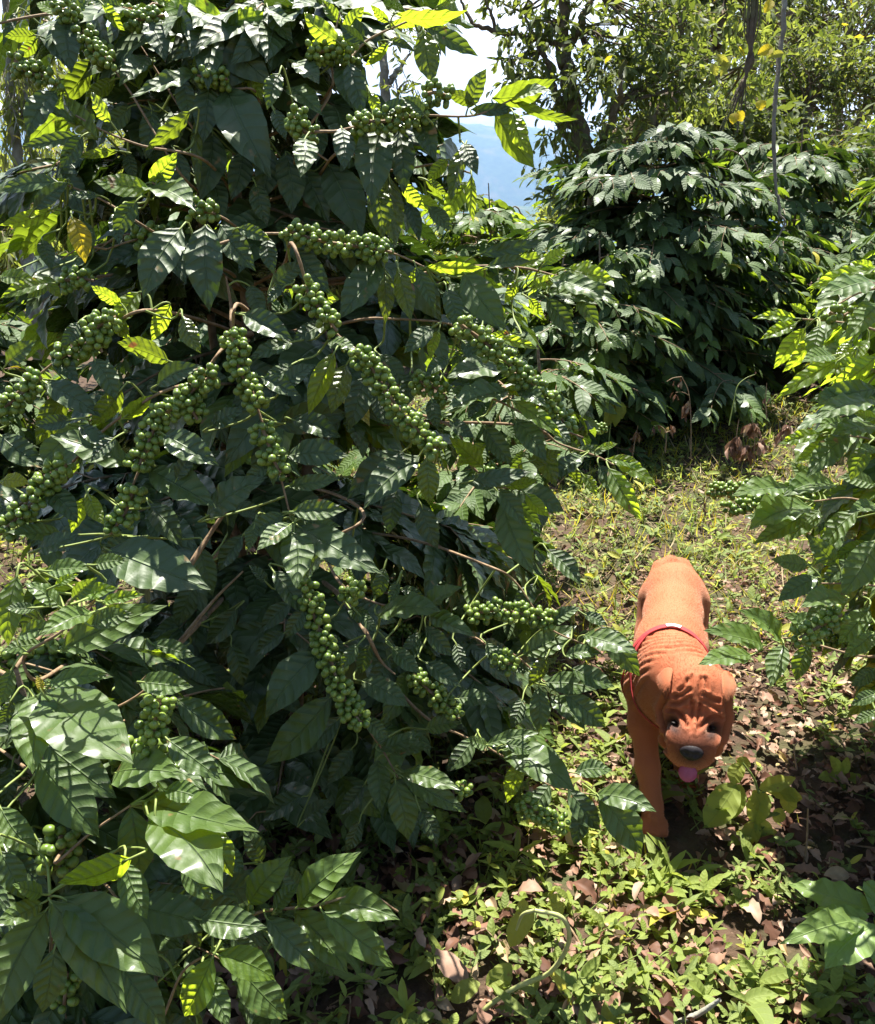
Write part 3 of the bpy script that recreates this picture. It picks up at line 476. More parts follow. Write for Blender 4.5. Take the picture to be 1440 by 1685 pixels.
far_bush(.22, 2.75, .98, .62, 'low coffee bush tucked behind the laden bush, left of the path', 62, .85, .042, youth=.35, q=(4, 10), ok=okmid)
far_bush(.74, 4.7, 1.12, .50, 'small round coffee bush left of the dark bush, below the blue hills', 60, 1.0, .05, youth=.25)
far_bush(2.95, 4.6, 1.55, .85, 'coffee bush behind the hanging woody vine at the right edge', 80, 1.1, .055, youth=.25)
far_bush(2.05, 6.4, 1.45, .8, 'coffee bush in the gap right of the dark bush, behind the thin vines', 56, 1.15, .065)
far_bush(-2.55, 4.3, 1.05, .8, 'dark coffee bush at the left edge below the lichen trunk', 70, 1.1, .055, berry=.5)
far_bush(.3, 7.2, 1.3, .8, 'sunlit coffee bush below the blue hills, farthest down the row', 50, 1.15, .06, youth=.55)
far_bush(-1.1, 4.2, 1.6, .7, 'coffee bush hidden mostly behind the laden bush, upper left', 60, 1.1, .055, youth=.3)

far_bush(3.3, 5.6, 1.75, .95, 'tall coffee bush at the far right edge behind the sunlit bush', 70, 1.15, .055, youth=.3)
far_bush(2.75, 7.4, 1.7, 1.0, 'dark coffee bush far back between the woody vine and the dark bush', 60, 1.2, .06, youth=.15)
far_bush(4.3, 7.6, 2.1, 1.2, 'big coffee bush in the far row under the top right treetops', 60, 1.2, .06, youth=.3)
# ------------------------------------------------------------------ trees
def tree(name, label, trunk, tr, limbs, blobs, leaf=(.07, .12), aspect=.32, m='mossbark', lm='tree', prof='lance', youth=(.2, .7), hang=.3, res=(2, 4), group='trees beyond the coffee rows', per=9, tl=.35, cat='tree', dens=1.):
    T = np.array(trunk, float); e = empty(name, tuple(T[0]), label, cat, group); o = T[0]
    Pt = catmull(list(T), 8); Pt[1:-1] += RS.randn(len(Pt) - 2, 3) * tr * .12
    V, Fq = tube(Pt, [tr * 1.15, tr, tr * .75, tr * .5], 12, .07); tk = mk('trunk', V - o, Fq, M[m], e)
    alln = [Pt]
    for lp, r in limbs:
        P = catmull([np.array(q_, float) for q_ in lp], 7); P[1:-1] += RS.randn(len(P) - 2, 3) * r * .35
        V, Fq = tube(P, [r, r * .75, r * .3], 8, .08); mk('limb', V - o, Fq, M[m], e); alln.append(P)
    A = np.concatenate(alln); L = Leaves(); tw = []
    for c, rad, n in blobs:
        n = int(n * dens)
        c = np.array(c, float); rad = np.array(rad, float)
        sub = [c + rad * nrm(RS.randn(3)) * RS.uniform(.35, .95) for _ in range(max(3, n // 40))]
        near = A[np.argmin(np.linalg.norm(A - c, axis=1))]
        for sc in sub:
            mid = (near + sc) / 2 + RS.randn(3) * rad * .15; P = catmull([near, mid, sc], 5); tw.append(tube(P, [max(.012, tr * .12), .004], 5, .1))
        nt_ = n // per; sb = np.array(sub)[RS.randint(len(sub), size=nt_)]; st = sb + RS.randn(nt_, 3) * rad * .26
        d = nrm(st - sb + RS.randn(nt_, 3) * .2 * rad.mean() + UP * -hang * rad.mean() * .5); ln = tl * RS.uniform(.5, 1.2, nt_)[:, None]
        for i in range(0, nt_, 2 if nt_ > 300 else 1): tw.append(tube([st[i], st[i] + d[i] * ln[i] * .5 - UP * ln[i] * hang * .12, st[i] + d[i] * ln[i] - UP * ln[i] * hang * .5], [.004, .0015], 3))
        t = (np.arange(per) + .5) / per; t = np.tile(t, nt_)[:, None]; r_ = lambda a: np.repeat(a, per, axis=0); m_ = nt_ * per
        p = r_(st) + r_(d) * r_(ln) * t - UP * r_(ln) * hang * .5 * t * t; D = nrm(RS.randn(m_, 3) * .8 + r_(d) * .7 - UP * hang * 1.2); N = nrm(UP + RS.randn(m_, 3) * .6); ll = RS.uniform(*leaf, (m_, 1))
        L.addv(np.hstack([p, D, N, ll, ll * aspect * RS.uniform(.8, 1.2, (m_, 1)), RS.uniform(.1, .9, (m_, 1)), RS.uniform(0, .4, (m_, 1)), np.full((m_, 1), .02), RS.uniform(*youth, (m_, 1)), RS.rand(m_, 1), (RS.rand(m_, 1) < .008) * 1., np.zeros((m_, 1))]))
    if tw:
        V, Fq = merge(tw); mk('twigs', V - o, Fq, M[m], e)
    L.build('crown', M[lm], e, *res, prof=prof, origin=o)
    return e
def Wg(px, py, zd): return W(px, py, zd)
def gz(p, dz=-.1): p = np.array(p); return np.array([p[0], p[1], float(terr(p[0], p[1])) + dz])
zA = 7.6
tA = W(985, 330, zA)
tree('shade_tree', 'forked shade tree with drooping leaves, left of the dark coffee bush against the sky', [gz(tA), tA, W(965, 260, zA), W(945, 190, zA), W(935, 120, zA), W(925, 60, zA), W(930, -60, zA)], .085,
     [([W(978, 300, zA), W(985, 250, zA - .1), W(1010, 190, zA - .3), W(1030, 100, zA - .5)], .05),
      ([W(945, 190, zA), W(915, 150, zA), W(900, 100, zA), W(880, 60, zA), W(860, 20, zA)], .035),
      ([W(930, 75, zA), W(950, 50, zA), W(965, 15, zA), W(990, -20, zA)], .045),
      ([W(925, 75, zA), W(880, 65, zA), W(840, 55, zA), W(790, 45, zA), W(765, 20, zA), W(750, -15, zA)], .03),
      ([W(815, 50, zA), W(808, 20, zA), W(795, -10, zA)], .018),
      ([W(965, 280, zA), W(1000, 230, zA), W(1020, 170, zA)], .02), ([W(960, 260, zA), W(925, 220, zA), W(905, 170, zA)], .02)],
     [(W(860, 110, zA), (.18, .25, .20), 420), (W(900, 30, zA), (.32, .3, .16), 520), (W(1010, 80, zA), (.34, .4, .34), 900), (W(1060, 150, zA + .3), (.38, .4, .32), 800), (W(930, 190, zA), (.20, .3, .22), 460),
      (W(935, 290, zA), (.13, .2, .18), 420), (W(1010, 250, zA), (.24, .3, .24), 620), (W(1080, 40, zA), (.35, .4, .35), 700), (W(960, 120, zA - .2), (.2, .3, .2), 420), (W(860, -30, zA), (.4, .3, .16), 300), (W(1120, 110, zA+.2), (.28, .3, .28), 500)],
     leaf=(.06, .12), aspect=.38, youth=(.1, .75), hang=.4, tl=.28, dens=.72)
zB = 8.6
tB = W(1020, 235, zB)
tree('leaning_tree', 'moss-covered leaning tree whose thick limb slants up to the right behind the dark bush', [gz(W(960, 330, zB)), W(960, 330, zB), W(1025, 230, zB), W(1075, 190, zB), W(1115, 145, zB), W(1130, 110, zB)], .13,
     [([W(1130, 120, zB), W(1160, 90, zB), W(1185, 50, zB), W(1205, -40, zB)], .075), ([W(1125, 135, zB), W(1128, 80, zB), W(1118, 40, zB), W(1135, -30, zB)], .04), ([W(1070, 190, zB), W(1120, 160, zB), W(1175, 130, zB), W(1235, 100, zB)], .025)],
     [(W(1130, 30, zB), (.45, .5, .38), 700), (W(1180, 150, zB + .6), (.35, .4, .3), 420), (W(1060, 60, zB + .5), (.4, .4, .36), 500), (W(1225, 40, zB + .5), (.35, .4, .3), 340), (W(1090, 230, zB), (.3, .3, .15), 260)],
     leaf=(.08, .15), aspect=.36, youth=(.3, .95), hang=.4, dens=.62)
# far bright crowns, top right
def crown_tree(px, py, zd, rad, n, label, leaf=(.13, .24), youth=(.3, .8), tr=.16, trunkpx=None, per=8):
    c = W(px, py, zd); g0 = gz((c[0], c[1], 0))
    bl = []
    for i in range(9):
        o = nrm(RS.randn(3)) * rad * RS.uniform(.45, .8); bl.append((c + o, rad * RS.uniform(.35, .5), n // 9))
    return tree('broadleaf_tree', label, [g0, (g0 + c) / 2 + RS.randn(3) * .1, c], tr, [([(g0 + c) / 2, c + rad * np.array([s_, 0, .2]) * .6, c + rad * np.array([s_, 0, .5]) * .8], tr * .4) for s_ in (-1, 1)], bl, leaf=leaf, aspect=.42, m='bark', prof='oval', youth=youth, hang=.2, res=(2, 2), per=per, tl=.5)
crown_tree(1330, 175, 15, np.array([2.1, 1.8, 1.35]), 9500, 'broad sunlit tree with a pale yellow-green crown above the coffee bushes', leaf=(.09, .17), youth=(.2, .85))
crown_tree(1400, 20, 19, np.array([2.9, 2.2, 1.6]), 8500, 'tall tree with a dense rounded crown in the top right corner', leaf=(.11, .2), youth=(.1, .65))
crown_tree(1190, 200, 14, np.array([1.2, 1.4, .9]), 5200, 'smaller grey-green tree between the leaning trunk and the hanging vine', youth=(.1, .5))
crown_tree(1250, -10, 22, np.array([2.4, 1.8, 1.6]), 6500, 'sunlit crown high behind the hanging vines', leaf=(.18, .3), youth=(.15, .7))
crown_tree(1440, 290, 9.5, np.array([1.2, 1.1, .65]), 4200, 'low leafy tree behind the coffee bushes at the right edge', leaf=(.1, .18), youth=(.1, .5), tr=.07)
crown_tree(770, 400, 15, np.array([1.15, 1, .36]), 1500, 'low yellow-green treetop below the blue hills', leaf=(.1, .18), youth=(.7, 1.), tr=.06)
crown_tree(905, 352, 18, np.array([1.0, 1, .30]), 900, 'distant yellowish treetop beside the forked tree, below the blue hills', leaf=(.12, .2), youth=(.8, 1.), tr=.06)
# left side
zL = 5.6
tree('lichen_tree', 'slender tree with a pale lichen-spotted trunk near the left edge', [gz(W(48, 450, zL)), W(48, 450, zL), W(38, 330, zL), W(24, 220, zL), W(14, 120, zL), W(10, -40, zL)], .04,
     [([W(24, 210, zL), W(40, 180, zL), W(45, 130, zL), W(70, 60, zL)], .018), ([W(14, 120, zL), W(-20, 60, zL), W(-50, 0, zL)], .02)],
     [(W(20, 90, zL), (.22, .3, .22), 380), (W(60, 10, zL), (.3, .3, .18), 380), (W(30, 200, zL), (.14, .2, .16), 180), (W(190, 20, zL + .4), (.4, .3, .2), 300)], leaf=(.06, .11), aspect=.3, m='lichen', youth=(.5, 1.), hang=.9)
for i, (px, py, zd, rx, rz, n, lab) in enumerate([(60, 350, 8.5, 1.3, .9, 5200, 'yellow-green bamboo clump glowing behind the lichen trunk'), (250, 330, 10, 1.6, 1.1, 6000, 'sunlit clump of narrow drooping leaves behind the top of the laden bush'), (330, 100, 12, 1.7, 1.0, 1900, 'thin airy tree with drooping narrow leaves against the sky, top left'), (520, 430, 9.5, 1.5, .8, 4200, 'bright leafy thicket tree showing through gaps in the laden bush'), (150, 140, 11, 1.4, 1.0, 2600, 'feathery yellow-green tree beyond the top left branches')]):
    c = W(px, py, zd); rad = np.array([rx, rx, rz]); bl = [(c + nrm(RS.randn(3)) * rad * RS.uniform(.3, .8), rad * RS.uniform(.35, .5), n // 8) for _ in range(8)]; g0 = gz(c)
    tree('narrow_leaved_tree', lab, [g0, (g0 + c) / 2, c], .05, [([(g0 + c) / 2, c + rad * np.array([s_, 0, .6]) * .6], .02) for s_ in (-1, 1)], bl, leaf=(.12, .22), aspect=.17, m='bark', youth=(.75, 1.), hang=.8, res=(2, 3), tl=.4)
zE = 6.5
tree('bare_forked_tree', 'thin bare grey trunk with one forked side branch, behind the top of the laden bush', [gz(W(640, 380, zE)), W(640, 300, zE), W(634, 160, zE), W(630, 90, zE), W(622, -40, zE)], .042,
     [([W(640, 140, zE), W(650, 120, zE), W(662, 108, zE), W(674, 84, zE)], .026), ([W(650, 125, zE), W(655, 150, zE), W(658, 200, zE)], .008)], [(W(640, 20, zE), (.3, .3, .12), 240), (W(670, 145, zE), (.14, .2, .06), 90)], leaf=(.05, .09), m='lichen', youth=(.4, .9))
# hanging vines
def vine(label, lines, m='bark', leaves=()):
    o = np.array(lines[0][0][0]); e = empty('hanging_vine', tuple(o), label, 'vine', 'vines hanging from the trees')
    for P, r in lines:
        Q = catmull(P, 7); Q[1:-1] += RS.randn(len(Q) - 2, 3) * r * .16; V, Fq = tube(Q, [r, r * .8, r * .5], 7, .08); mk('stem', V - o, Fq, M[m], e)
    if leaves:
        L = Leaves()
        for bx, by, tx, ty, w, zd in leaves:
            a = W(bx, by, zd); c = W(tx, ty, zd); L.add(a, c - a, nrm(CAM - a) + UP * .4, np.linalg.norm(c - a), w / F * zd, .6, .3, .03, 1., 1. if w > 16 else .3)
        L.build('leaves', M['tree'], e, 6, 10, 'oval', origin=o)
zv = 4.6
vine('straight grey woody vine hanging down in front of the far right bushes', [([W(1292, -30, zv), W(1288, 60, zv), W(1278, 130, zv), W(1273, 220, zv), W(1277, 300, zv), W(1284, 355, zv)], .014), ([W(1284, 355, zv), W(1292, 365, zv), W(1280, 390, zv), W(1262, 410, zv)], .006)], 'lichen', [(1272, 78, 1246, 90, 20, 4.5), (1290, 88, 1262, 96, 14, 4.5), (1250, 165, 1253, 182, 18, 4.6), (1212, 184, 1222, 200, 18, 4.6), (1208, 186, 1206, 205, 17, 4.6), (1270, 0, 1258, 22, 17, 4.6)])
zv2 = 5.4
lines = [([W(1242 + dx, -30, zv2), W(1236 + dx, 50, zv2), W(1234 - dx * .6, 100, zv2), W(1222 + dx * .5, 140, zv2), W(1200 + dx * 2.2, 200 + abs(dx) * 3, zv2)], r) for dx, r in ((0, .016), (-6, .010), (6, .010), (-11, .005), (11, .005), (3, .007))]
vine('tangle of brown aerial roots hanging left of the straight woody vine', lines, 'mossbark', [(1180, 90, 1200, 110, 15, 5.3), (1200, 92, 1186, 128, 14, 5.3), (1172, 105, 1180, 125, 14, 5.3)])
vine('thin brown vine curling over the bushes at the right', [([W(1170, 245, 5), W(1210, 250, 5), W(1230, 275, 5), W(1232, 310, 5), W(1240, 350, 5)], .005)], 'bark')
# ------------------------------------------------------------------ ground
def grid(xs, ys, f, name, m, kind='structure'):
    X, Y = np.meshgrid(xs, ys); Zz = f(X, Y); V = np.stack([X, Y, Zz], -1).reshape(-1, 3); nx = len(xs); i = np.arange(len(ys) - 1)[:, None] * nx; j = np.arange(nx - 1)[None]
    Fq = np.stack([i + j, i + j + 1, i + nx + 1 + j, i + nx + j], -1).reshape(-1, 4); o = mk(name, V, Fq, m); tag(o, kind=kind); return o
M['soil'] = simple_mat('soil', (.035, .022, .014), (.11, .068, .042), 16, .95, 1., .02, c3=(.05, .06, .02))
xs = np.r_[-4000, -1500, -500, -150, -60, -25, -12, np.linspace(-6, 6, 121), 12, 25, 60, 150, 500, 1500, 4000]; ys = np.r_[-30, -10, -3, np.linspace(0, 9, 121), np.linspace(9.5, 18, 12), 25, 40, 80, 200, 600, 1500, 3000, 6000]
def gf(X, Y):
    z = terr(X, Y); m_ = (np.abs(X) < 6.01) & (Y >= 0) & (Y < 9.01); nzv = np.zeros_like(z)
    for idx in np.argwhere(m_): nzv[tuple(idx)] = mnoise.noise(Vector((X[tuple(idx)] * 4, Y[tuple(idx)] * 4, 0))) * .02
    return np.where(Y > 2000, np.maximum(z, -160), z) + nzv
grid(xs, ys, gf, 'ground', M['soil'])
# mountains: real ridges far off
def ridge(name, y0, depth, hfun, m, seed):
    xs = np.linspace(-4500, 5500, 160); ts = np.linspace(0, 1, 26); X, T = np.meshgrid(xs, ts); Zz = np.zeros_like(X)
    for idx in np.ndindex(X.shape):
        x, t = X[idx], T[idx]; h = hfun(x); n = mnoise.fractal(Vector((x / 900., t * 2.2, seed)), 1., 2., 5)
        Zz[idx] = -250 + (h + 250) * (math.sin(min(1, t * 1.25) * math.pi / 2)) * (1 + .0 * t) + n * 90 * t
    V = np.stack([X, y0 + depth * T, Zz], -1).reshape(-1, 3); nx = len(xs); i = np.arange(25)[:, None] * nx; j = np.arange(nx - 1)[None]
    o = mk(name, V, np.stack([i + j, i + j + 1, i + nx + 1 + j, i + nx + j], -1).reshape(-1, 4), m); tag(o, kind='structure')
M['hill'] = simple_mat('forest_slope', (.03, .055, .02), (.07, .11, .035), .02, .95, .3, 5, c3=(.12, .12, .06))
ridge('hills', 3800, 1200, lambda x: 20 + 110 * math.sin(x / 700. + 1.2) * .6, M['hill'], 3)
ridge('mountains', 7000, 2500, lambda x: 760 + 200 * math.sin(x / 1600. + .8) - .09 * (x - 600), M['hill'], 9)
# ------------------------------------------------------------------ ground cover
def scatter(n, x0, x1, y0, y1, ok=None):
    P = np.stack([RS.uniform(x0, x1, n), RS.uniform(y0, y1, n)], 1); return P
def inview(x, y, mx=120):
    d = np.array([x, y, float(terr(x, y))]) - CAM; zd = d @ CF
    if zd < .3: return False
    px = 720 + F * d[0] / zd; py = 842.5 - F * (d @ CU) / zd; return -mx < px < 1440 + mx and py < 1685 + mx * 1.5
L = Leaves(); Ld = Leaves(); Lg = Leaves(); stems = []; gst = []
# leaf sprigs: dense near the camera, patchy and drier up the path
def patch(x, y): return mnoise.noise(Vector((x * 1.7, y * 1.7, 5)))
cnt = 0
for (n, ya, yb, xa, xb, sc, nl) in [(2000, 1.0, 1.75, -.9, 1.3, 1., 6), (1900, 1.7, 2.5, -1.6, 1.9, .9, 5), (7500, 2.4, 5.6, -2.4, 3.2, .85, 5)]:
    for x, y in scatter(n, xa, xb, ya, yb):
        if not inview(x, y): continue
        pv = patch(x, y)
        if yb < 3 and pv < -.22 and RS.rand() < .8: continue
        if y > 2.4 and RS.rand() < .1 + .35 * (x > 1.25): continue
        if (x - .50) ** 2 + (y - 1.62) ** 2 < .012: continue
        # bare litter on the shaded right, around the dog
        if .75 < x < 1.6 and 1.55 < y < 2.6 and RS.rand() < .22: continue
        if y < 2.4 and mnoise.noise(Vector((x * 7, y * 7, 2))) < -.12 and RS.rand() < .8: continue
        z = float(terr(x, y)); h = RS.uniform(.01, .07) * (1.2 if y > 2.4 else 1); lean = RS.randn(2) * .035
        st = catmull([np.array([x, y, z - .005]), np.array([x + lean[0], y + lean[1], z + h])], 2); stems.append(tube(st, [.0016, .001], 3))
        big = RS.rand() < .16; sy = .42 + .6 * pv + RS.randn() * .32; a0 = RS.rand() * 6.28; kk = nl + RS.randint(-2, 3)
        ty = RS.rand(); as_ = RS.uniform(.30, .5); sz_ = 1.
        if ty < .16: as_, sz_ = .2, 1.9
        elif ty < .34: as_, sz_, kk = .75, .62, kk + 2
        elif ty < .42: sz_, kk = 2.0, 3
        for j in range(kk):
            t = RS.uniform(.35, 1) if j > 1 else 1; p = st[0] * (1 - t) + st[-1] * t; a = a0 + j * 2.4; el = RS.uniform(-.2, .9)
            D = nrm(np.array([math.cos(a), math.sin(a), math.tan(el) * .8])); N = nrm(UP + RS.randn(3) * .3); ll = sc * sz_ * RS.uniform(.017, .036) * (1.5 if big else 1)
            dry = y > 2.4 and RS.rand() < .15; yo = min(1, max(0, sy + RS.randn() * .12))
            L.add(p, D, N, ll, ll * as_, RS.uniform(.1, .9), RS.uniform(.05, .45), .02, yo, (RS.uniform(.4, .9) if RS.rand() < .03 else 0) if not dry else .5)
o = L.build('ground_cover', M['weed'], None, 4, 6, 'oval'); tag(o, kind='stuff')
V, Fq = merge(stems); o = mk('weed_stems_undergrowth', V, Fq, M['green_stem']); tag(o, kind='stuff')
# dry brown leaves
m, nt = mat('dry_leaf'); g = NT(nt); at = g.n('ShaderNodeAttribute', attribute_name='lc'); sp = g.n('ShaderNodeSeparateColor'); g.l(at.outputs['Color'], sp.inputs[0])
c_ = g.ramp(sp.outputs[1], [(0, (.09, .04, .025)), (.3, (.22, .10, .06)), (.6, (.40, .23, .15)), (.85, (.58, .42, .31)), (1, (.55, .42, .16))]); geo = g.n('ShaderNodeNewGeometry'); nz = g.noise(60., geo.outputs['Position'], 4)
c_ = g.mix(g.math('MULTIPLY', nz, .7), c_, (.09, .05, .03)); p = g.n('ShaderNodeBsdfPrincipled'); g.l(c_, p.inputs['Base Color']); p.inputs['Roughness'].default_value = .62; p.inputs['Specular IOR Level'].default_value = .3
t = g.n('ShaderNodeBsdfTranslucent'); g.l(c_, t.inputs[0]); mx = g.n('ShaderNodeMixShader'); mx.inputs[0].default_value = .2; g.l(p.outputs[0], mx.inputs[1]); g.l(t.outputs[0], mx.inputs[2]); o = g.n('ShaderNodeOutputMaterial'); g.l(mx.outputs[0], o.inputs[0]); M['dry'] = m
M['straw'] = leaf_mat('straw', (.34, .25, .13), (.58, .47, .27), (.4, .3, .12), (.6, .5, .25), trans=.25, rough=.6, spots=False, bump=.1, spec=.3)
for (n, ya, yb, xa, xb, sz) in [(3000, 1.0, 2.6, -.9, 1.9, 1.), (1500, 2.4, 5.8, -2.5, 3.4, 1.), (3200, 1.2, 3.2, .7, 2.2, .62), (900, 1.0, 1.9, -.5, 1.4, 1.15)]:
    for x, y in scatter(n, xa, xb, ya, yb):
        if not inview(x, y) or (x - .50) ** 2 + (y - 1.66) ** 2 < .008: continue
        z = float(terr(x, y)) + RS.uniform(.004, .05 if sz > 1.1 else .03); a = RS.rand() * 6.28; D = np.array([math.cos(a), math.sin(a), RS.randn() * .25]); ll = RS.uniform(.016, .062) * sz * (1.25 if RS.rand() < .1 else 1)
        Ld.add(np.array([x, y, z]), D, nrm(UP + RS.randn(3) * .4), ll, ll * RS.uniform(.35, .6), RS.uniform(-1.5, 2.2), RS.uniform(-.3, .9), RS.uniform(.02, .09), 0, 0, RS.randn() * .8)
o = Ld.build('fallen_leaves', M['dry'], None, 6, 10, 'coffee'); tag(o, kind='stuff')
# grass and dry stalks up the path
gv = []
for n, ya, yb, xa, xb, hh in [(6500, 2.5, 5.6, -.6, 3., .11), (260, 1.1, 2.4, -.3, 1.6, .06)]:
    for x, y in scatter(n, xa, xb, ya, yb):
        if not inview(x, y): continue
        z = float(terr(x, y)); h = hh * RS.uniform(.4, 1.4); a = RS.rand() * 6.28; D = nrm(np.array([math.cos(a) * .8, math.sin(a) * .8, RS.uniform(.3, 1.4)]))
        Lg.add(np.array([x, y, z]), D, nrm(np.cross(D, [math.sin(a), -math.cos(a), .1])), h, RS.uniform(.003, .007), RS.uniform(.2, 1.6), .2, .0, RS.uniform(.3, 1.), RS.choice([0, 0, .35, .8]))
Ls = Leaves(); n_ = 3200; xy = scatter(n_, -.6, 3.1, 2.35, 5.8)
for x, y in xy:
    if not inview(x, y) or mnoise.noise(Vector((x * 1.3, y * 1.3, 9))) < -.25: continue
    z = float(terr(x, y)); h = RS.uniform(.04, .17); a = RS.rand() * 6.28; D = nrm(np.array([math.cos(a), math.sin(a), RS.uniform(-.05, 1.2)]))
    Ls.add(np.array([x, y, z + RS.uniform(.005, .03)]), D, nrm(np.cross(D, [math.sin(a), -math.cos(a), .1])), h, RS.uniform(.0025, .006), RS.uniform(-.4, 1.8), .2, .0, RS.rand(), 0)
o = Ls.build('dry_grass', M['straw'], None, 2, 5, 'lance'); tag(o, kind='stuff')
o = Lg.build('grass', M['weed'], None, 2, 6, 'lance'); tag(o, kind='stuff')
tw = []
for x, y in scatter(420, -.6, 2.9, 1.1, 5.3):
    if not inview(x, y): continue
    z = float(terr(x, y)) + RS.uniform(.003, .02); a = RS.rand() * 3.14; l = RS.uniform(.04, .22); d = np.array([math.cos(a), math.sin(a), RS.randn() * .15]) * l
    tw.append(tube(catmull([np.array([x, y, z]), np.array([x, y, z]) + d * .5 + RS.randn(3) * .012, np.array([x, y, z]) + d], 3), [RS.uniform(.0012, .0035), .001], 4))
V, Fq = merge(tw); o = mk('twig_litter', V, Fq, M['twig']); tag(o, kind='stuff')
# ------------------------------------------------------------------ plants one can pick out on the ground
def gp(px, py):   # ground point seen at this pixel
    d = nrm(W(px, py, 1.) - CAM); t = .5
    for _ in range(400):
        p = CAM + d * t
        if p[2] <= float(terr(p[0], p[1])): break
        t += .01
    return p
def zdof(p): return (p - CAM) @ CF
def plant(name, cat, label, base, stemlines, leaves, lm='weed', sm='green_stem', group=None, prof='oval', res=(8, 16), tiltz=None, q=0):
    b = gp(*base); zd = zdof(b); e = empty(name, tuple(b), label, cat, group)
    pts = []
    for ln, r in stemlines:
        P = catmull([W(x, y, zd + (dz if dz else 0)) for x, y, dz in ln], 5); V, Fq = tube(P, [r, r * .7], 6, .06); mk('stem', V - b, Fq, M[sm], e)
    L = Leaves()
    for t in leaves:
        bx, by, tx, ty, w, yo, ye = t[:7]; dz = t[7] if len(t) > 7 else 0; z0 = zd + (t[8] if len(t) > 8 else 0); a = W(bx, by, z0); c = W(tx, ty, z0 + dz); D = c - a
        L.add(a, D, nrm(nrm(CAM - a) + UP * .8 + RS.randn(3) * .1), np.linalg.norm(D), w / F * zd * 1.1, RS.uniform(.3, 1.1), RS.uniform(.1, .35), .035, yo, ye, RS.randn() * .3)
    L.build('leaves', M[lm], e, *res, prof=prof, origin=b, quilt=q); return e
M['seedling'] = leaf_mat('seedling_leaf', (.08, .14, .03), (.20, .31, .06), (.2, .35, .04), (.4, .6, .06), rough=.35, bump=.4, coat=.3, spec=.5)
M['pale_stem'] = simple_mat('pale_stem', (.30, .34, .10), (.46, .46, .20), 40, .5, .2, .001)
plant('wilting_weed', 'weed', 'pale lime wilting weed with crumpled leaves standing right below the dog', (1245, 1400),
      [([(1245, 1400, 0), (1243, 1340, 0), (1250, 1310, 0), (1262, 1300, 0)], .004), ([(1250, 1310, 0), (1240, 1280, -.02), (1222, 1255, -.03)], .003), ([(1262, 1300, 0), (1290, 1290, 0), (1302, 1310, 0), (1290, 1335, 0)], .003)],
      [(1220, 1262, 1228, 1245, 22, 1, .2), (1222, 1256, 1205, 1292, 26, 1, .15), (1212, 1290, 1160, 1362, 48, .9, .05), (1218, 1290, 1200, 1350, 34, .9, .05), (1250, 1298, 1310, 1280, 26, 1, .25), (1260, 1300, 1322, 1315, 26, 1, .2), (1258, 1302, 1240, 1360, 36, 1, .15), (1246, 1345, 1262, 1392, 30, .9, .1), (1246, 1350, 1230, 1398, 28, 1, .2), (1296, 1292, 1300, 1340, 28, 1, .3), (1286, 1330, 1276, 1354, 20, .9, .1), (1240, 1300, 1256, 1340, 24, 1, .4), (1245, 1370, 1290, 1388, 22, .9, 0), (1240, 1372, 1196, 1392, 22, .8, 0)])
plant('curved_vine', 'vine', 'pale green bare vine stem arching over the leaves at the bottom centre', (780, 1680),
      [([(760, 1690, 0), (840, 1630, -.03), (905, 1600, -.07), (936, 1550, -.12), (925, 1510, -.14), (880, 1498, -.13)], .0046), ([(880, 1498, -.13), (860, 1505, -.12), (850, 1530, -.1)], .003)],
      [(878, 1497, 838, 1560, 34, .5, .45), (925, 1505, 905, 1480, 22, .9, .3), (905, 1482, 925, 1474, 14, .9, .3), (840, 1585, 815, 1640, 34, .7, .15), (790, 1618, 740, 1650, 30, .7, .1), (800, 1620, 840, 1600, 26, .7, .1), (870, 1495, 850, 1488, 20, .7, .6)], sm='pale_stem')
plant('coffee_seedling', 'seedling', 'young coffee seedling with broad pale leaves in the bottom right corner', (1455, 1640), [([(1455, 1640, 0), (1450, 1570, -.05), (1440, 1512, -.12)], .004)],
      [(1440, 1500, 1292, 1454, 46, .72, 0, .08, -.10), (1420, 1516, 1276, 1556, 40, .8, 0, -.06, -.14), (1440, 1522, 1356, 1596, 58, .35, 0, -.03, -.16), (1430, 1508, 1318, 1508, 34, .9, 0, .02, -.12), (1452, 1525, 1448, 1600, 40, .5, 0, -.02, -.14), (1440, 1505, 1470, 1460, 60, .6, 0, .05, -.12)], lm='seedling', prof='coffee', res=(10, 40), q=.009)
plant('small_weed', 'weed', 'small star-leaved weed on the shaded litter at the right', (1385, 1300), [([(1385, 1300, 0), (1384, 1275, 0)], .002)], [(1384, 1277, 1366, 1243, 18, .8, .1), (1384, 1277, 1376, 1310, 18, .8, .1), (1386, 1277, 1430, 1290, 18, .8, .1), (1382, 1278, 1345, 1280, 20, .8, .05), (1386, 1275, 1395, 1245, 14, .8, .1)])
def stick(label, pts, r, m='twig', name='dry_stick'):
    b = gp(*pts[0]); zd = zdof(b); P = catmull([W(x, y, zd - dz) for (x, y), dz in zip(pts, np.linspace(0, .04, len(pts)))], 6); V, Fq = tube(P, [r, r * .6], 7, .1)
    o = mk(name, V, Fq, M[m]); tag(o, label, 'stick', 'sticks on the ground')
stick('thin pale stick standing upright at the right of the wilting weed', [(1322, 1430), (1328, 1380), (1330, 1330)], .003)
stick('grey bent stick lying at the bottom edge', [(1100, 1690), (1150, 1668), (1185, 1645)], .006, 'lichen')
stick('thin brown stick lying on the path beside the dog', [(1240, 945), (1262, 932), (1285, 918)], .006)
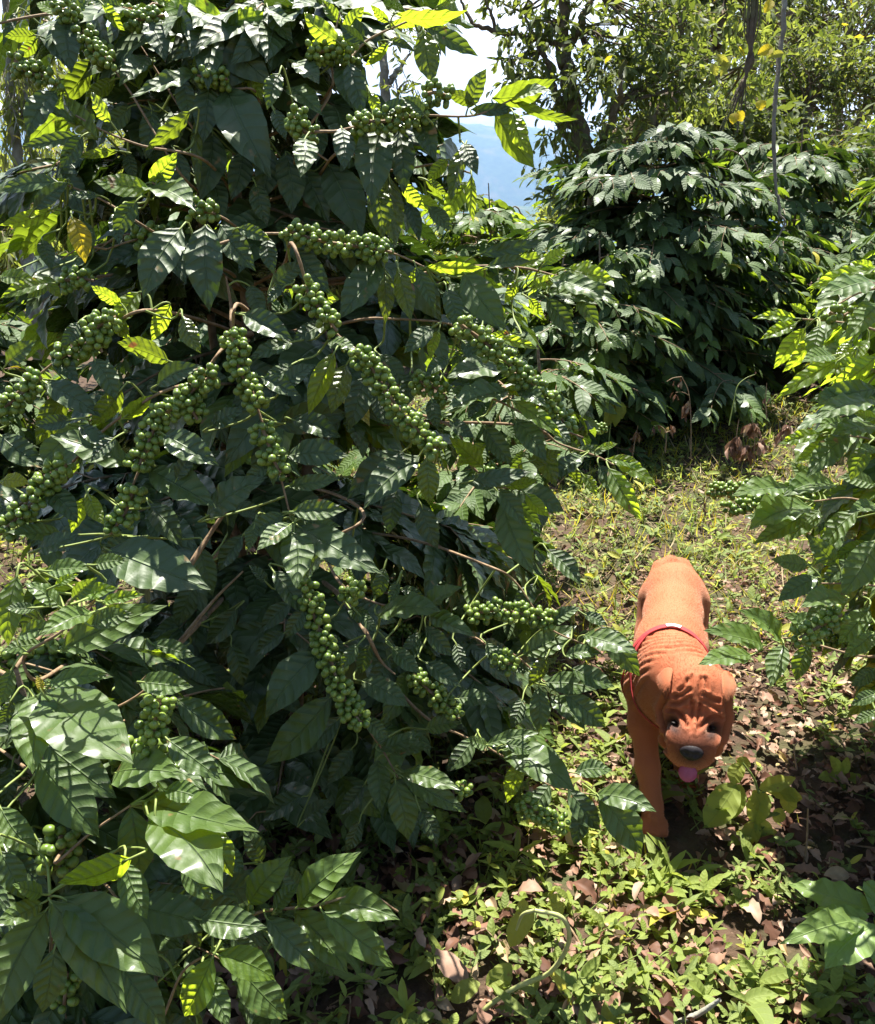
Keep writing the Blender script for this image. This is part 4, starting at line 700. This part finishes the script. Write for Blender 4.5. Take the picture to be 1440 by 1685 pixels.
# dry seed-head stalks on the path
def stalk(label, base, pts, heads, r=.003, m='twig'):
    b = gp(*base); zd = zdof(b); e = empty('dry_weed', tuple(b), label, 'dry weed', 'dry weeds up the path')
    for ln in pts:
        P = catmull([W(x, y, zd) for x, y in ln], 5); V, Fq = tube(P, [r, r * .5], 5, .05); mk('stem', V - b, Fq, M[m], e)
    L = Leaves()
    for (x, y, l, n) in heads:
        for _ in range(n):
            a = W(x + RS.randn() * 3, y + RS.randn() * 3, zd); L.add(a, np.array([RS.randn() * .4, RS.randn() * .4, -1.]), RS.randn(3), l / F * zd * RS.uniform(.6, 1.2), l / F * zd * .35, .8, .4, .05, .3, 0, RS.randn())
    L.build('withered_leaves', M['dry'], e, 4, 6, origin=b)
stalk('tall dry stalk with drooping seed heads before the dark bush', (1137, 755), [[(1137, 755), (1137, 690), (1133, 645), (1122, 620)], [(1122, 620), (1108, 622), (1097, 628)], [(1134, 650), (1122, 645), (1112, 646)]], [(1132, 665, 26, 8), (1112, 650, 14, 4), (1118, 628, 16, 4)])
stalk('thin bent yellow stalk curving right at the edge of the dark bush', (1200, 700), [[(1200, 700), (1208, 660), (1214, 635), (1228, 622), (1243, 616)]], [(1243, 616, 8, 2)], m='green_stem')
stalk('brown stalk with two curled heads at the left of the path', (1095, 745), [[(1095, 745), (1096, 712), (1085, 700), (1078, 702)], [(1096, 712), (1105, 708)]], [(1078, 704, 16, 5), (1105, 702, 16, 5)])
stalk('reddish dry stalk in the grass left of the seed heads', (1040, 755), [[(1040, 755), (1045, 725), (1050, 700)]], [(1048, 712, 18, 8), (1042, 735, 14, 5)])
stalk('cluster of hanging brown leaves on a dry plant in the middle of the path', (1210, 760), [[(1210, 760), (1212, 720), (1216, 690)]], [(1212, 720, 30, 12), (1225, 735, 30, 10), (1235, 700, 26, 10), (1204, 735, 26, 8)])
stalk('dry brown plant with tattered leaves right of the path centre', (1240, 765), [[(1240, 765), (1242, 720), (1236, 680)]], [(1242, 700, 30, 10), (1250, 725, 28, 9), (1232, 740, 26, 8)])
stalk('dark dry stalk standing behind the dog', (1155, 880), [[(1155, 880), (1160, 840), (1166, 800)]], [(1162, 830, 14, 5)])
stalk('short dead weed at the right end of the path', (1262, 690), [[(1262, 690), (1260, 660), (1262, 630)]], [(1262, 655, 10, 5)])
stalk('russet dead weed under the right bush', (1290, 735), [[(1290, 735), (1292, 700), (1300, 670)]], [(1294, 700, 24, 12), (1284, 715, 22, 9)])
plant('yellow_leaf_weed', 'weed', 'weed with ragged yellow-green leaves against the dark bush base', (1000, 760), [([(1000, 760, 0), (1003, 715, 0), (1008, 680, 0)], .003)], [(1010, 662, 996, 705, 18, 1, .3), (1012, 660, 1024, 690, 20, 1, .25), (1008, 668, 1000, 690, 16, 1, .2), (1018, 664, 1012, 704, 16, .9, .2), (1010, 662, 1020, 655, 10, .9, .2)])
# ------------------------------------------------------------------ the dog
DO = np.array([.545, 1.86, 0.]); TH = -R(15.7); ct, st_ = math.cos(TH), math.sin(TH)
def d2w(p): p = np.asarray(p, float); return np.stack([DO[0] + ct * p[..., 0] - st_ * p[..., 1], DO[1] + st_ * p[..., 0] + ct * p[..., 1], p[..., 2]], -1)
def w2d(p): p = np.asarray(p, float) - DO; return np.stack([ct * p[..., 0] + st_ * p[..., 1], -st_ * p[..., 0] + ct * p[..., 1], p[..., 2]], -1)
CAPS = []  # (p0, r0, p1, r1, k)
def chain(pts, k=.02):
    for a, b in zip(pts, pts[1:]): CAPS.append((np.array(a[:3]), a[3], np.array(b[:3]), b[3], k))
# trunk of the body
chain([(0, .50, .325, .070), (0, .44, .33, .076), (0, .30, .325, .072), (0, .14, .315, .083), (0, .0, .305, .087), (.005, -.06, .30, .080)], .03)
chain([(0, .14, .28, .076), (0, .0, .265, .075)], .03)
chain([(0, .0, .345, .075), (.015, -.08, .35, .074), (.045, -.14, .345, .070)], .03)     # neck
chain([(0.01, -.06, .29, .07), (.04, -.12, .29, .065)], .03)
# front legs
chain([(-.054, -.005, .27, .048), (-.048, -.045, .19, .033), (-.030, -.098, .11, .025), (-.014, -.143, .05, .024)], .02)
chain([(-.014, -.148, .04, .025), (-.006, -.175, .026, .024)], .012)
chain([(.056, -.005, .27, .048), (.058, .03, .18, .033), (.062, .045, .10, .025), (.060, .065, .045, .024)], .02)
chain([(.060, .06, .035, .030), (.062, .03, .026, .028)], .015)
for sx, pc, yw in ((-1, (-.006, -.178, .026), 0), (1, (.062, .03, .026), 0)):
    for i, dx in enumerate((-.020, -.007, .007, .020)): chain([(pc[0] + dx, pc[1] - .0, .022, .012), (pc[0] + dx * 1.2, pc[1] - .024 - (.007 if i in (1, 2) else 0), .014, .0098)], .003)
# hind legs
for sx, ky in ((-1, .0), (1, -.02)):
    chain([(sx * .036, .45, .30, .064), (sx * .050, .40 + ky, .215, .046), (sx * .056, .47 + ky, .13, .027), (sx * .056, .475 + ky, .05, .024), (sx * .054, .455 + ky, .028, .026), (sx * .054, .425 + ky, .022, .021)], .02)
# curled tail over the rump
chain([(.030, .53, .362, .020), (.018, .548, .376, .018), (-.02, .545, .386, .016), (-.050, .52, .378, .014), (-.062, .49, .362, .011)], .016)
# head: frame with F = face direction (towards camera and down)
HC = np.array([.057, -.150, .325])
fw = w2d(DO + nrm(CAM - d2w(HC)))     # unit direction to the camera, dog space
FD = nrm(np.array([fw[0] * .9, fw[1], fw[2] * .55 ]))
HX = nrm(np.cross(np.array([0, 0, 1.]), -FD)); HX = HX if HX[0] > 0 else -HX
HU = nrm(np.cross(HX, FD)); HU = HU if HU[2] > 0 else -HU
def hp(u, v, w): return HC + HX * u + HU * v + FD * w      # metres right / up / forward of head centre
def hch(pts, k=.015): chain([(*hp(*p[:3]), p[3]) for p in pts], k)
hch([(-.024, .018, -.02, .055), (.024, .018, -.02, .055)], .02)                # skull
hch([(0, .03, -.05, .058), (0, .03, .006, .054)], .02)
hch([(-.030, .012, .022, .030), (.030, .012, .022, .030)], .015)
hch([(-.042, -.025, -.005, .040), (-.040, -.062, .015, .032)], .015)           # cheeks
hch([(.042, -.025, -.005, .040), (.040, -.062, .015, .032)], .015)
hch([(0, -.040, .01, .048), (0, -.078, .062, .045)], .010)
hch([(0, -.040, .032, .044), (0, -.070, .058, .044)], .02)                     # muzzle
hch([(-.021, -.070, .064, .036), (.021, -.070, .064, .036)], .010)
hch([(-.022, -.098, .050, .029), (.022, -.098, .050, .029)], .012)            # flews
hch([(-.018, -.122, .028, .018), (.018, -.122, .028, .018)], .01)             # lower jaw
hch([(-.050, -.008, .034, .013), (-.030, -.002, .050, .013), (-.014, .010, .054, .011)], .006)              # brows
hch([(.050, -.008, .034, .013), (.030, -.002, .050, .013), (.014, .010, .054, .011)], .006)
hch([(0, .070, .010, .010), (0, .045, .040, .010), (0, .02, .054, .010), (0, -.018, .050, .009)], .009)  # ridge down the forehead
hch([(-.062, .0, -.02, .014), (-.068, -.035, -.005, .012), (-.058, -.062, .01, .012)], .006)
hch([(.062, .0, -.02, .014), (.068, -.035, -.005, .012), (.058, -.062, .01, .012)], .006)
hch([(-.05, -.095, .0, .018), (.0, -.12, -.03, .022), (.05, -.095, .0, .018)], .015)  # dewlap
def capd(P, a, ra, b, rb):
    ba = b - a; h = np.clip(((P - a) @ ba) / (ba @ ba), 0, 1); return np.linalg.norm(P - a - h[:, None] * ba, axis=1) - (ra + (rb - ra) * h)
def sdf(P):
    d = None
    for a, ra, b, rb, k in CAPS:
        c = capd(P, a, ra, b, rb)
        if d is None: d = c
        else:
            h = np.clip(k - np.abs(d - c), 0, None) / k; d = np.minimum(d, c) - h * h * k * .25
    return d
# creases on the face: polylines in head coordinates (u, v)
k_ = 1 / 5350.   # zoomed-photo pixel to metre
def zp(X, Y): return ((X - 705) * k_ * .97, (600 - Y) * k_ * 1.12)
CR = [([(672, 540), (680, 640), (690, 800)], .0040, .0032), ([(770, 560), (762, 680), (765, 800)], .0040, .0032), ([(640, 300), (650, 430), (668, 560)], .0028, .003), ([(752, 300), (745, 430), (765, 560)], .0028, .003),
      ([(470, 520), (560, 490), (630, 420)], .0035, .0035), ([(450, 600), (540, 570), (640, 500)], .0035, .0035), ([(800, 450), (870, 490), (960, 510)], .0035, .0035), ([(790, 520), (860, 530), (980, 600)], .003, .0035), ([(520, 450), (580, 400), (600, 330)], .003, .003), ([(830, 400), (820, 350), (800, 300)], .003, .003),
      ([(420, 680), (500, 665), (570, 690), (640, 760)], .0045, .004), ([(1010, 680), (930, 665), (870, 690), (790, 760)], .0045, .004),
      ([(390, 520), (320, 720), (380, 880)], .0045, .004), ([(1055, 560), (1095, 720), (1050, 900)], .0045, .004), ([(320, 900), (370, 1010), (430, 1050)], .004, .004), ([(410, 800), (400, 950), (440, 1060)], .003, .004), ([(1040, 900), (1010, 1020), (1000, 1060)], .0035, .004)]
CRH = [(np.array([zp(*p) for p in pl]), dp, sg) for pl, dp, sg in CR]
def disp(P):
    """creases, neck rolls and muscle relief, as a depth to carve"""
    o = np.zeros(len(P)); q = P - HC; u, v, w = q @ HX, q @ HU, q @ FD; front = np.clip((w + .03) * 40, 0, 1) * (np.linalg.norm(q, axis=1) < .17)
    uv = np.stack([u, v], 1)
    for pl, dp, sg in CRH:
        dm = np.full(len(P), 9.)
        for a, b in zip(pl, pl[1:]):
            ba = b - a; h = np.clip(((uv - a) @ ba) / (ba @ ba), 0, 1); dm = np.minimum(dm, np.linalg.norm(uv - a - h[:, None] * ba, axis=1))
        o += 1.15 * (1 - np.clip((-.040 - v) * 90, 0, 1) * (np.abs(u) < .042)) * 1.8 * front * dp * (np.exp(-(dm / sg) ** 2) - .35 * np.exp(-((dm - sg * 2.2) / sg) ** 2))
    # eye sockets
    for ex in (-1, 1):
        c = np.array(zp(500, 770)) if ex < 0 else np.array(zp(935, 770)); r = ((u - c[0]) / .013) ** 2 + ((v - c[1]) / .008) ** 2; o += front * .013 * np.exp(-r)
    # rolls behind the head and over the shoulders
    s = -(P[:, 1]) + .35 * np.abs(P[:, 0]) - .5 * (P[:, 2] - .36); m_ = np.clip((s + .02) * 40, 0, 1) * np.clip((.17 - s) * 40, 0, 1) * np.clip((P[:, 2] - .22) * 14, 0, 1)
    ph = s * 2 * np.pi / .019 + 1.3 * np.sin(P[:, 0] * 38) ; o += m_ * .0080 * (np.abs(np.sin(ph / 2)) ** .6 * -1 + .75) * (1 - np.clip((w + .012) * 60, 0, 1) * .95)
    # side folds along the chest, ripples of loose skin
    o += .0016 * np.sin(P[:, 1] * 70 + P[:, 2] * 45) * np.clip(1 - np.abs(P[:, 1] - .0) * 7, 0, 1) * (np.abs(P[:, 0]) > .05)
    return o
# spine dip and shape via remeshed start surface
import bmesh
bm = bmesh.new()
from mathutils import Matrix
for a, ra, b, rb, k in CAPS:
    n_ = max(2, int(np.linalg.norm(b - a) / (.5 * min(ra, rb))) + 1)
    for t in np.linspace(0, 1, n_):
        c = a + (b - a) * t; bmesh.ops.create_icosphere(bm, subdivisions=2, radius=ra + (rb - ra) * t, matrix=Matrix.Translation(Vector(c)))
me = bpy.data.meshes.new('tmp'); bm.to_mesh(me); bm.free(); to = bpy.data.objects.new('tmp', me); C.objects.link(to)
md = to.modifiers.new('r', 'REMESH'); md.mode = 'VOXEL'; md.voxel_size = .0038; md.adaptivity = 0
dg = bpy.context.evaluated_depsgraph_get(); dm = bpy.data.meshes.new_from_object(to.evaluated_get(dg)); bpy.data.objects.remove(to)
nv = len(dm.vertices); P = np.empty(nv * 3); dm.vertices.foreach_get('co', P); P = P.reshape(-1, 3)
for it in range(6):
    f = sdf(P); e_ = .0008; G = np.stack([sdf(P + np.eye(3)[i] * e_) - f for i in range(3)], 1) / e_; P = P - np.clip(f, -.02, .02)[:, None] * G / (np.sum(G * G, 1, keepdims=True) + 1e-6) * .9
ed = np.empty(len(dm.edges) * 2, np.int32); dm.edges.foreach_get('vertices', ed); ed = ed.reshape(-1, 2); deg = np.bincount(ed.ravel(), minlength=nv)[:, None]
def lap(P, it, lam=.5):
    for _ in range(it):
        A = np.zeros_like(P); np.add.at(A, ed[:, 0], P[ed[:, 1]]); np.add.at(A, ed[:, 1], P[ed[:, 0]]); P = P + lam * (A / deg - P)
    return P
P = lap(P, 5)
f = sdf(P); G = nrm(np.stack([sdf(P + np.eye(3)[i] * e_) - f for i in range(3)], 1))
P = P - G * disp(P)[:, None]; P = lap(P, 1, .4)
# coat masks: r = dark nose fur, painted eye shade; g = darker, warmer in creases
q = P - HC; u, v, w = q @ HX, q @ HU, q @ FD
col = np.ones((nv, 4)); dark = np.zeros(nv)
nose_c = hp(.004, -.085, .106)
dark += .92 * np.exp(-((np.linalg.norm(P - nose_c, axis=1) / .043) ** 2.2))
for ex in (500, 935): c = np.array(zp(ex, 790)); dark += .95 * np.exp(-(((u - c[0]) / .020) ** 2 + ((v - c[1] + .003) / .016) ** 2)) * (w > -.01)  # shade round the eyes, painted into the coat colour
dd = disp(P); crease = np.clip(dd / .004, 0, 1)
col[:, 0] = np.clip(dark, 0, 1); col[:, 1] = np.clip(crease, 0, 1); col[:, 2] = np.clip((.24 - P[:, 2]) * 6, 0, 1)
m, nt = mat('dog_fur'); g = NT(nt); at = g.n('ShaderNodeAttribute', attribute_name='lc'); sp = g.n('ShaderNodeSeparateColor'); g.l(at.outputs['Color'], sp.inputs[0])
tc = g.n('ShaderNodeTexCoord'); mp = g.n('ShaderNodeMapping'); mp.inputs['Scale'].default_value = (1, .35, 1); g.l(tc.outputs['Object'], mp.inputs[0])
n1 = g.noise(700., mp.outputs[0], 2); n2 = g.noise(14., tc.outputs['Object'], 4)
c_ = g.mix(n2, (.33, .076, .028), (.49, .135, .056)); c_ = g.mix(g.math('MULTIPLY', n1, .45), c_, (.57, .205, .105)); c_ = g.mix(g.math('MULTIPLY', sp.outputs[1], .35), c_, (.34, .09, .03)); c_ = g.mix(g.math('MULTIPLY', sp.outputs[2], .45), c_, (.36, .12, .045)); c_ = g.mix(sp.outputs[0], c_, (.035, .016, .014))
p = g.n('ShaderNodeBsdfPrincipled'); g.l(c_, p.inputs['Base Color']); p.inputs['Roughness'].default_value = .75; p.inputs['Specular IOR Level'].default_value = .2; p.inputs['Sheen Weight'].default_value = .35; p.inputs['Sheen Roughness'].default_value = .5; p.inputs['Sheen Tint'].default_value = (1, .7, .5, 1)
b = g.n('ShaderNodeBump'); b.inputs['Strength'].default_value = .35; b.inputs['Distance'].default_value = .0012; g.l(n1, b.inputs['Height']); g.l(b.outputs[0], p.inputs['Normal']); o = g.n('ShaderNodeOutputMaterial'); g.l(p.outputs[0], o.inputs[0]); M['fur'] = m
dog = empty('dog', tuple(DO), 'russet wrinkled short-haired dog in a red harness walking down the path with its tongue out', 'dog'); dog.rotation_euler = (0, 0, TH)
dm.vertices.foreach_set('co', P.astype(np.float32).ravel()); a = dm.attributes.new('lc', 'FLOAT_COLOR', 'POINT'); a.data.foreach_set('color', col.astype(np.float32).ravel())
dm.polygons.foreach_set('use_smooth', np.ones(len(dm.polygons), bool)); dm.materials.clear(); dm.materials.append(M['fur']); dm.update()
bo = bpy.data.objects.new('body', dm); C.objects.link(bo); bo.parent = dog
# fur: short hairs as thin blades over the coat
dm.calc_loop_triangles(); nt_ = len(dm.loop_triangles); tri = np.empty(nt_ * 3, np.int32); dm.loop_triangles.foreach_get('vertices', tri); tri = tri.reshape(-1, 3)
A, Bq, Cq = P[tri[:, 0]], P[tri[:, 1]], P[tri[:, 2]]; fn = np.cross(Bq - A, Cq - A); ar = np.linalg.norm(fn, axis=1); fn = nrm(fn)
NH = 90000; pick = RS.choice(nt_, NH, p=ar / ar.sum()); r1 = np.sqrt(RS.rand(NH, 1)); r2 = RS.rand(NH, 1); hp_ = A[pick] * (1 - r1) + Bq[pick] * r1 * (1 - r2) + Cq[pick] * r1 * r2; hn = fn[pick]
flow = np.array([0, .9, -.35]); fl = flow - (hn @ flow)[:, None] * hn; hd = nrm(nrm(fl) * .9 + hn * .42 + RS.randn(NH, 3) * .12); hl = RS.uniform(.003, .0058, (NH, 1)); sd = nrm(np.cross(hd, hn)) * .00034
HV = np.stack([hp_ - sd, hp_ + sd, hp_ + hd * hl], 1).reshape(-1, 3); hc = np.repeat(col[tri[pick, 0]], 3, axis=0)
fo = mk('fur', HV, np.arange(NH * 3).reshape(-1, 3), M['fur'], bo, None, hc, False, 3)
# ears: small folded triangles
def surf(u, v):
    """front surface of the head at (u, v)"""
    w_ = .14
    for _ in range(40):
        f = float(sdf(hp(u, v, w_)[None])[0])
        if f < .0006: break
        w_ -= f * .8
        if w_ < -.06: break
    return max(w_, -.03)
def ear_hair(V, Fq, par):
    k_ = RS.randint(len(Fq), size=2600); a, b, c = RS.dirichlet((1, 1, 1), 2600).T; A_, B_, C_ = V[Fq[k_, 0]], V[Fq[k_, 1]], V[Fq[k_, 2]]; n = nrm(np.cross(B_ - A_, C_ - A_)); n = np.where((n @ FD)[:, None] < 0, -n, n)
    p_ = A_ * a[:, None] + B_ * b[:, None] + C_ * c[:, None] + n * .0025; d = nrm(-HU * 1. + n * .45 + RS.randn(2600, 3) * .2); l = RS.uniform(.003, .006, (2600, 1)); sd = nrm(np.cross(d, n)) * .0003
    cc = np.ones((7800, 4)); cc[:, 0] = .10; cc[:, 1] = .4; cc[:, 2] = .4; mk('ear_hair', np.stack([p_ - sd, p_ + sd, p_ + d * l], 1).reshape(-1, 3), np.arange(7800).reshape(-1, 3), M['fur'], par, None, cc, False, 3)
def ear(s):
    V = []; nU, nV_ = 11, 15
    inner = np.array([s * .050, .070]); outer = np.array([s * .082, .046]); tip = np.array([s * .058, .014])
    for i in range(nV_):
        t = i / (nV_ - 1)
        for j in range(nU):
            a = j / (nU - 1); b_ = inner * (1 - a) + outer * a; bow = math.sin(a * math.pi) * (1 - t)
            c_ = b_ + (tip - b_) * t ** .95 + np.array([0, .012]) * bow * (1 - t) + np.array([s * .004, 0]) * math.sin(t * math.pi) * (a - .3)
            lift = .003 + .017 * math.sin(min(1, t * 1.15) * math.pi * .8) + .006 * math.sin(a * math.pi) - .010 * max(0, a - .75) * 4 * t + .006 * math.exp(-((a - .06) / .12) ** 2) * t
            su = min(abs(c_[0]), .066) * s; w_ = surf(su, c_[1]) - max(0, abs(c_[0]) - .066) * .8
            V.append(hp(c_[0], c_[1], w_ + lift))
    V = np.array(V); i = np.arange(nV_ - 1)[:, None] * nU; j = np.arange(nU - 1)[None]; Fq = np.stack([i + j, i + j + 1, i + nU + 1 + j, i + nU + j], -1).reshape(-1, 4)
    cc = np.ones((len(V), 4)); cc[:, 0] = .10; cc[:, 1] = .5; cc[:, 2] = .5
    o = mk('ear', V, Fq, M['fur'], bo, None, cc); so = o.modifiers.new('s', 'SOLIDIFY'); so.thickness = .0055; so.offset = 0; ear_hair(V, Fq, o); su = o.modifiers.new('u', 'SUBSURF'); su.levels = 1; su.render_levels = 1
ear(-1); ear(1)
def blob(name, c, rad, m, sub=3, f=None, parent=None):
    b = bmesh.new(); bmesh.ops.create_icosphere(b, subdivisions=sub, radius=1.); me = bpy.data.meshes.new(name)
    for v_ in b.verts:
        x, y, z_ = v_.co; x, y, z_ = (f(x, y, z_) if f else (x, y, z_)); v_.co = Vector(hp(c[0] + x * rad[0], c[1] + y * rad[1], c[2] + z_ * rad[2]))
    for f_ in b.faces: f_.smooth = True
    b.to_mesh(me); b.free(); me.materials.append(m); o = bpy.data.objects.new(name, me); C.objects.link(o); o.parent = parent or bo; return o
M['nose'] = simple_mat('nose_leather', (.012, .009, .011), (.03, .024, .028), 300, .5, .5, .001, spec=.3)
M['eye'] = simple_mat('eye', (.006, .004, .004), (.02, .01, .008), 30, .6, 0, .001, spec=.3)
M['tongue'] = simple_mat('tongue', (.34, .05, .14), (.44, .09, .19), 120, .42, .35, .001, spec=.5)
def nosef(x, y, z_):
    x *= 1 - .22 * (y < 0) * -y; 
    for s in (-1, 1):
        d2 = ((x - s * .45) / .25) ** 2 + ((y + .1) / .3) ** 2; z_ -= .35 * math.exp(-d2) * (z_ > 0)
    z_ -= .22 * math.exp(-(x / .1) ** 2) * (y < .1) * (z_ > 0); return x, y, z_
blob('nose', (.003, -.084, .1025), (.0245, .0175, .012), M['nose'], 4, nosef)
for ex in (500, 935): c = zp(ex, 782); blob('eye', (c[0], c[1], surf(c[0], c[1]) - .0175), (.0078, .0034, .0095), M['eye'], 3)
def tonguef(x, y, z_): return x * (1 - .12 * y * y), y, z_ + .25 * (1 - x * x) * (1 if z_ > 0 else .4) - .18 * math.exp(-(x / .12) ** 2)
blob('tongue', (.000, -.140, .060), (.0195, .020, .005), M['tongue'], 4, tonguef)
# harness: red webbing straps that follow the body
M['harness'] = simple_mat('red_webbing', (.36, .03, .035), (.48, .06, .06), 220, .7, .6, .001)
M['patch'] = simple_mat('white_patch', (.75, .72, .74), (.85, .82, .84), 80, .6, .3, .001)
def proj(p, lift=.004):
    p = np.array(p, float)[None]
    for _ in range(12):
        f = sdf(p); G = nrm(np.stack([sdf(p + np.eye(3)[i] * e_) - f for i in range(3)], 1)); p = p - (f - lift)[:, None] * G * .9
    return p[0], G[0]
def strap(pts, width, name='harness_strap', m='harness', par=None):
    P_ = catmull([np.array(q_, float) for q_ in pts], 10); Q = [proj(p_) for p_ in P_]; X = np.array([a_[0] for a_ in Q]); N = np.array([a_[1] for a_ in Q]); T = nrm(np.gradient(X, axis=0)); Bn = nrm(np.cross(T, N)); V = []
    for a in (-1, -.5, 0, .5, 1): V.append(X + Bn * a * width / 2 + N * (.0008 * (1 - a * a)))
    V = np.stack(V, 1); n = len(X); i = np.arange(n - 1)[:, None] * 5; j = np.arange(4)[None]; Fq = np.stack([i + j, i + j + 1, i + 6 + j, i + 5 + j], -1).reshape(-1, 4)
    o = mk(name, V.reshape(-1, 3), Fq, M[m], par); so = o.modifiers.new('s', 'SOLIDIFY'); so.thickness = .002; so.offset = 0; return o
har = strap([(-.075, .00, .24), (-.08, .0, .30), (-.065, .0, .38), (-.03, .01, .42), (0, .015, .43), (.03, .01, .42), (.065, .0, .38), (.08, .0, .30), (.075, .0, .24), (0, .0, .18), (-.075, .0, .24)], .026, 'harness', 'harness', dog)
strap([(-.05, .0, .40), (-.085, -.045, .33), (-.075, -.085, .27), (-.03, -.12, .23), (.02, -.13, .22)], .014, 'chest_strap', 'harness', har)
strap([(.05, .0, .40), (.085, -.04, .33), (.085, -.08, .27), (.05, -.12, .23), (.02, -.13, .22)], .014, 'chest_strap', 'harness', har)
strap([(-.016, .008, .425), (0, .012, .43), (.018, .008, .425)], .017, 'white_patch', 'patch', har)
har.children[-1].location = (0, 0, .003)
# ------------------------------------------------------------------ light
w = bpy.data.worlds.new('World'); S.world = w; w.use_nodes = True; g = NT(w.node_tree); w.node_tree.nodes.clear()
EL, AZ = R(69), R(4)     # AZ from +Y towards +X
sky = g.n('ShaderNodeTexSky', sky_type='NISHITA', sun_disc=False); sky.sun_elevation = EL; sky.sun_rotation = AZ; sky.air_density = 1.2; sky.dust_density = 2.5; sky.altitude = 1200
tc = g.n('ShaderNodeTexCoord'); sx = g.n('ShaderNodeSeparateXYZ'); g.l(tc.outputs['Generated'], sx.inputs[0])
dv = g.n('ShaderNodeVectorMath', operation='MULTIPLY'); g.l(tc.outputs['Generated'], dv.inputs[0]); dv.inputs[1].default_value = (1, 1, 2.6)
cl = g.noise(2.6, dv.outputs[0], 6, .58); cm = g.math('MULTIPLY', g.math('MULTIPLY', g.math('SUBTRACT', cl, .34), 6., clamp=True), g.math('MULTIPLY', g.math('SUBTRACT', .5, sx.outputs[2]), 5., clamp=True))
frw = g.math('MULTIPLY_ADD', sx.outputs[1], 1.5, .4, clamp=True); cm = g.math('MULTIPLY', cm, frw)
colr = g.mix(g.math('MULTIPLY', cm, .85), sky.outputs[0], (14., 14.4, 15.))
bg = g.n('ShaderNodeBackground'); g.l(colr, bg.inputs[0]); bg.inputs[1].default_value = .05; o = g.n('ShaderNodeOutputWorld'); g.l(bg.outputs[0], o.inputs[0])
sl = bpy.data.lights.new('sun', 'SUN'); sl.energy = 5.0; sl.angle = R(.5); sl.color = (1, .955, .87); so = bpy.data.objects.new('sun', sl); C.objects.link(so)
sd_ = Vector((math.sin(AZ) * math.cos(EL), math.cos(AZ) * math.cos(EL), math.sin(EL))); so.rotation_euler = sd_.to_track_quat('Z', 'Y').to_euler(); so.location = sd_ * 30
# ------------------------------------------------------------------ air
HAZE = True
if HAZE:
    b = bmesh.new(); bmesh.ops.create_cube(b, size=1.); me = bpy.data.meshes.new('haze'); b.to_mesh(me); b.free()
    ho = bpy.data.objects.new('haze', me); C.objects.link(ho); ho.scale = (9400, 11000, 1650); ho.location = (500, 4700, 1650 / 2 - 700); tag(ho, kind='stuff')
    m, nt = mat('haze'); g = NT(nt); pv = g.n('ShaderNodeVolumePrincipled'); pv.inputs['Color'].default_value = (.34, .56, 1., 1); pv.inputs['Density'].default_value = 8.5e-5; pv.inputs['Anisotropy'].default_value = .2
    o = g.n('ShaderNodeOutputMaterial'); g.l(pv.outputs[0], o.inputs['Volume']); me.materials.append(m)
S.view_settings.view_transform = 'Standard'; S.view_settings.look = 'None'; S.view_settings.exposure = 1.78; S.view_settings.gamma = 1
cy = S.cycles; cy.max_bounces = 7; cy.diffuse_bounces = 3; cy.glossy_bounces = 3; cy.transmission_bounces = 4; cy.volume_bounces = 0; cy.transparent_max_bounces = 8
cy.use_denoising = True; cy.sample_clamp_indirect = 6; cy.caustics_reflective = False; cy.caustics_refractive = False
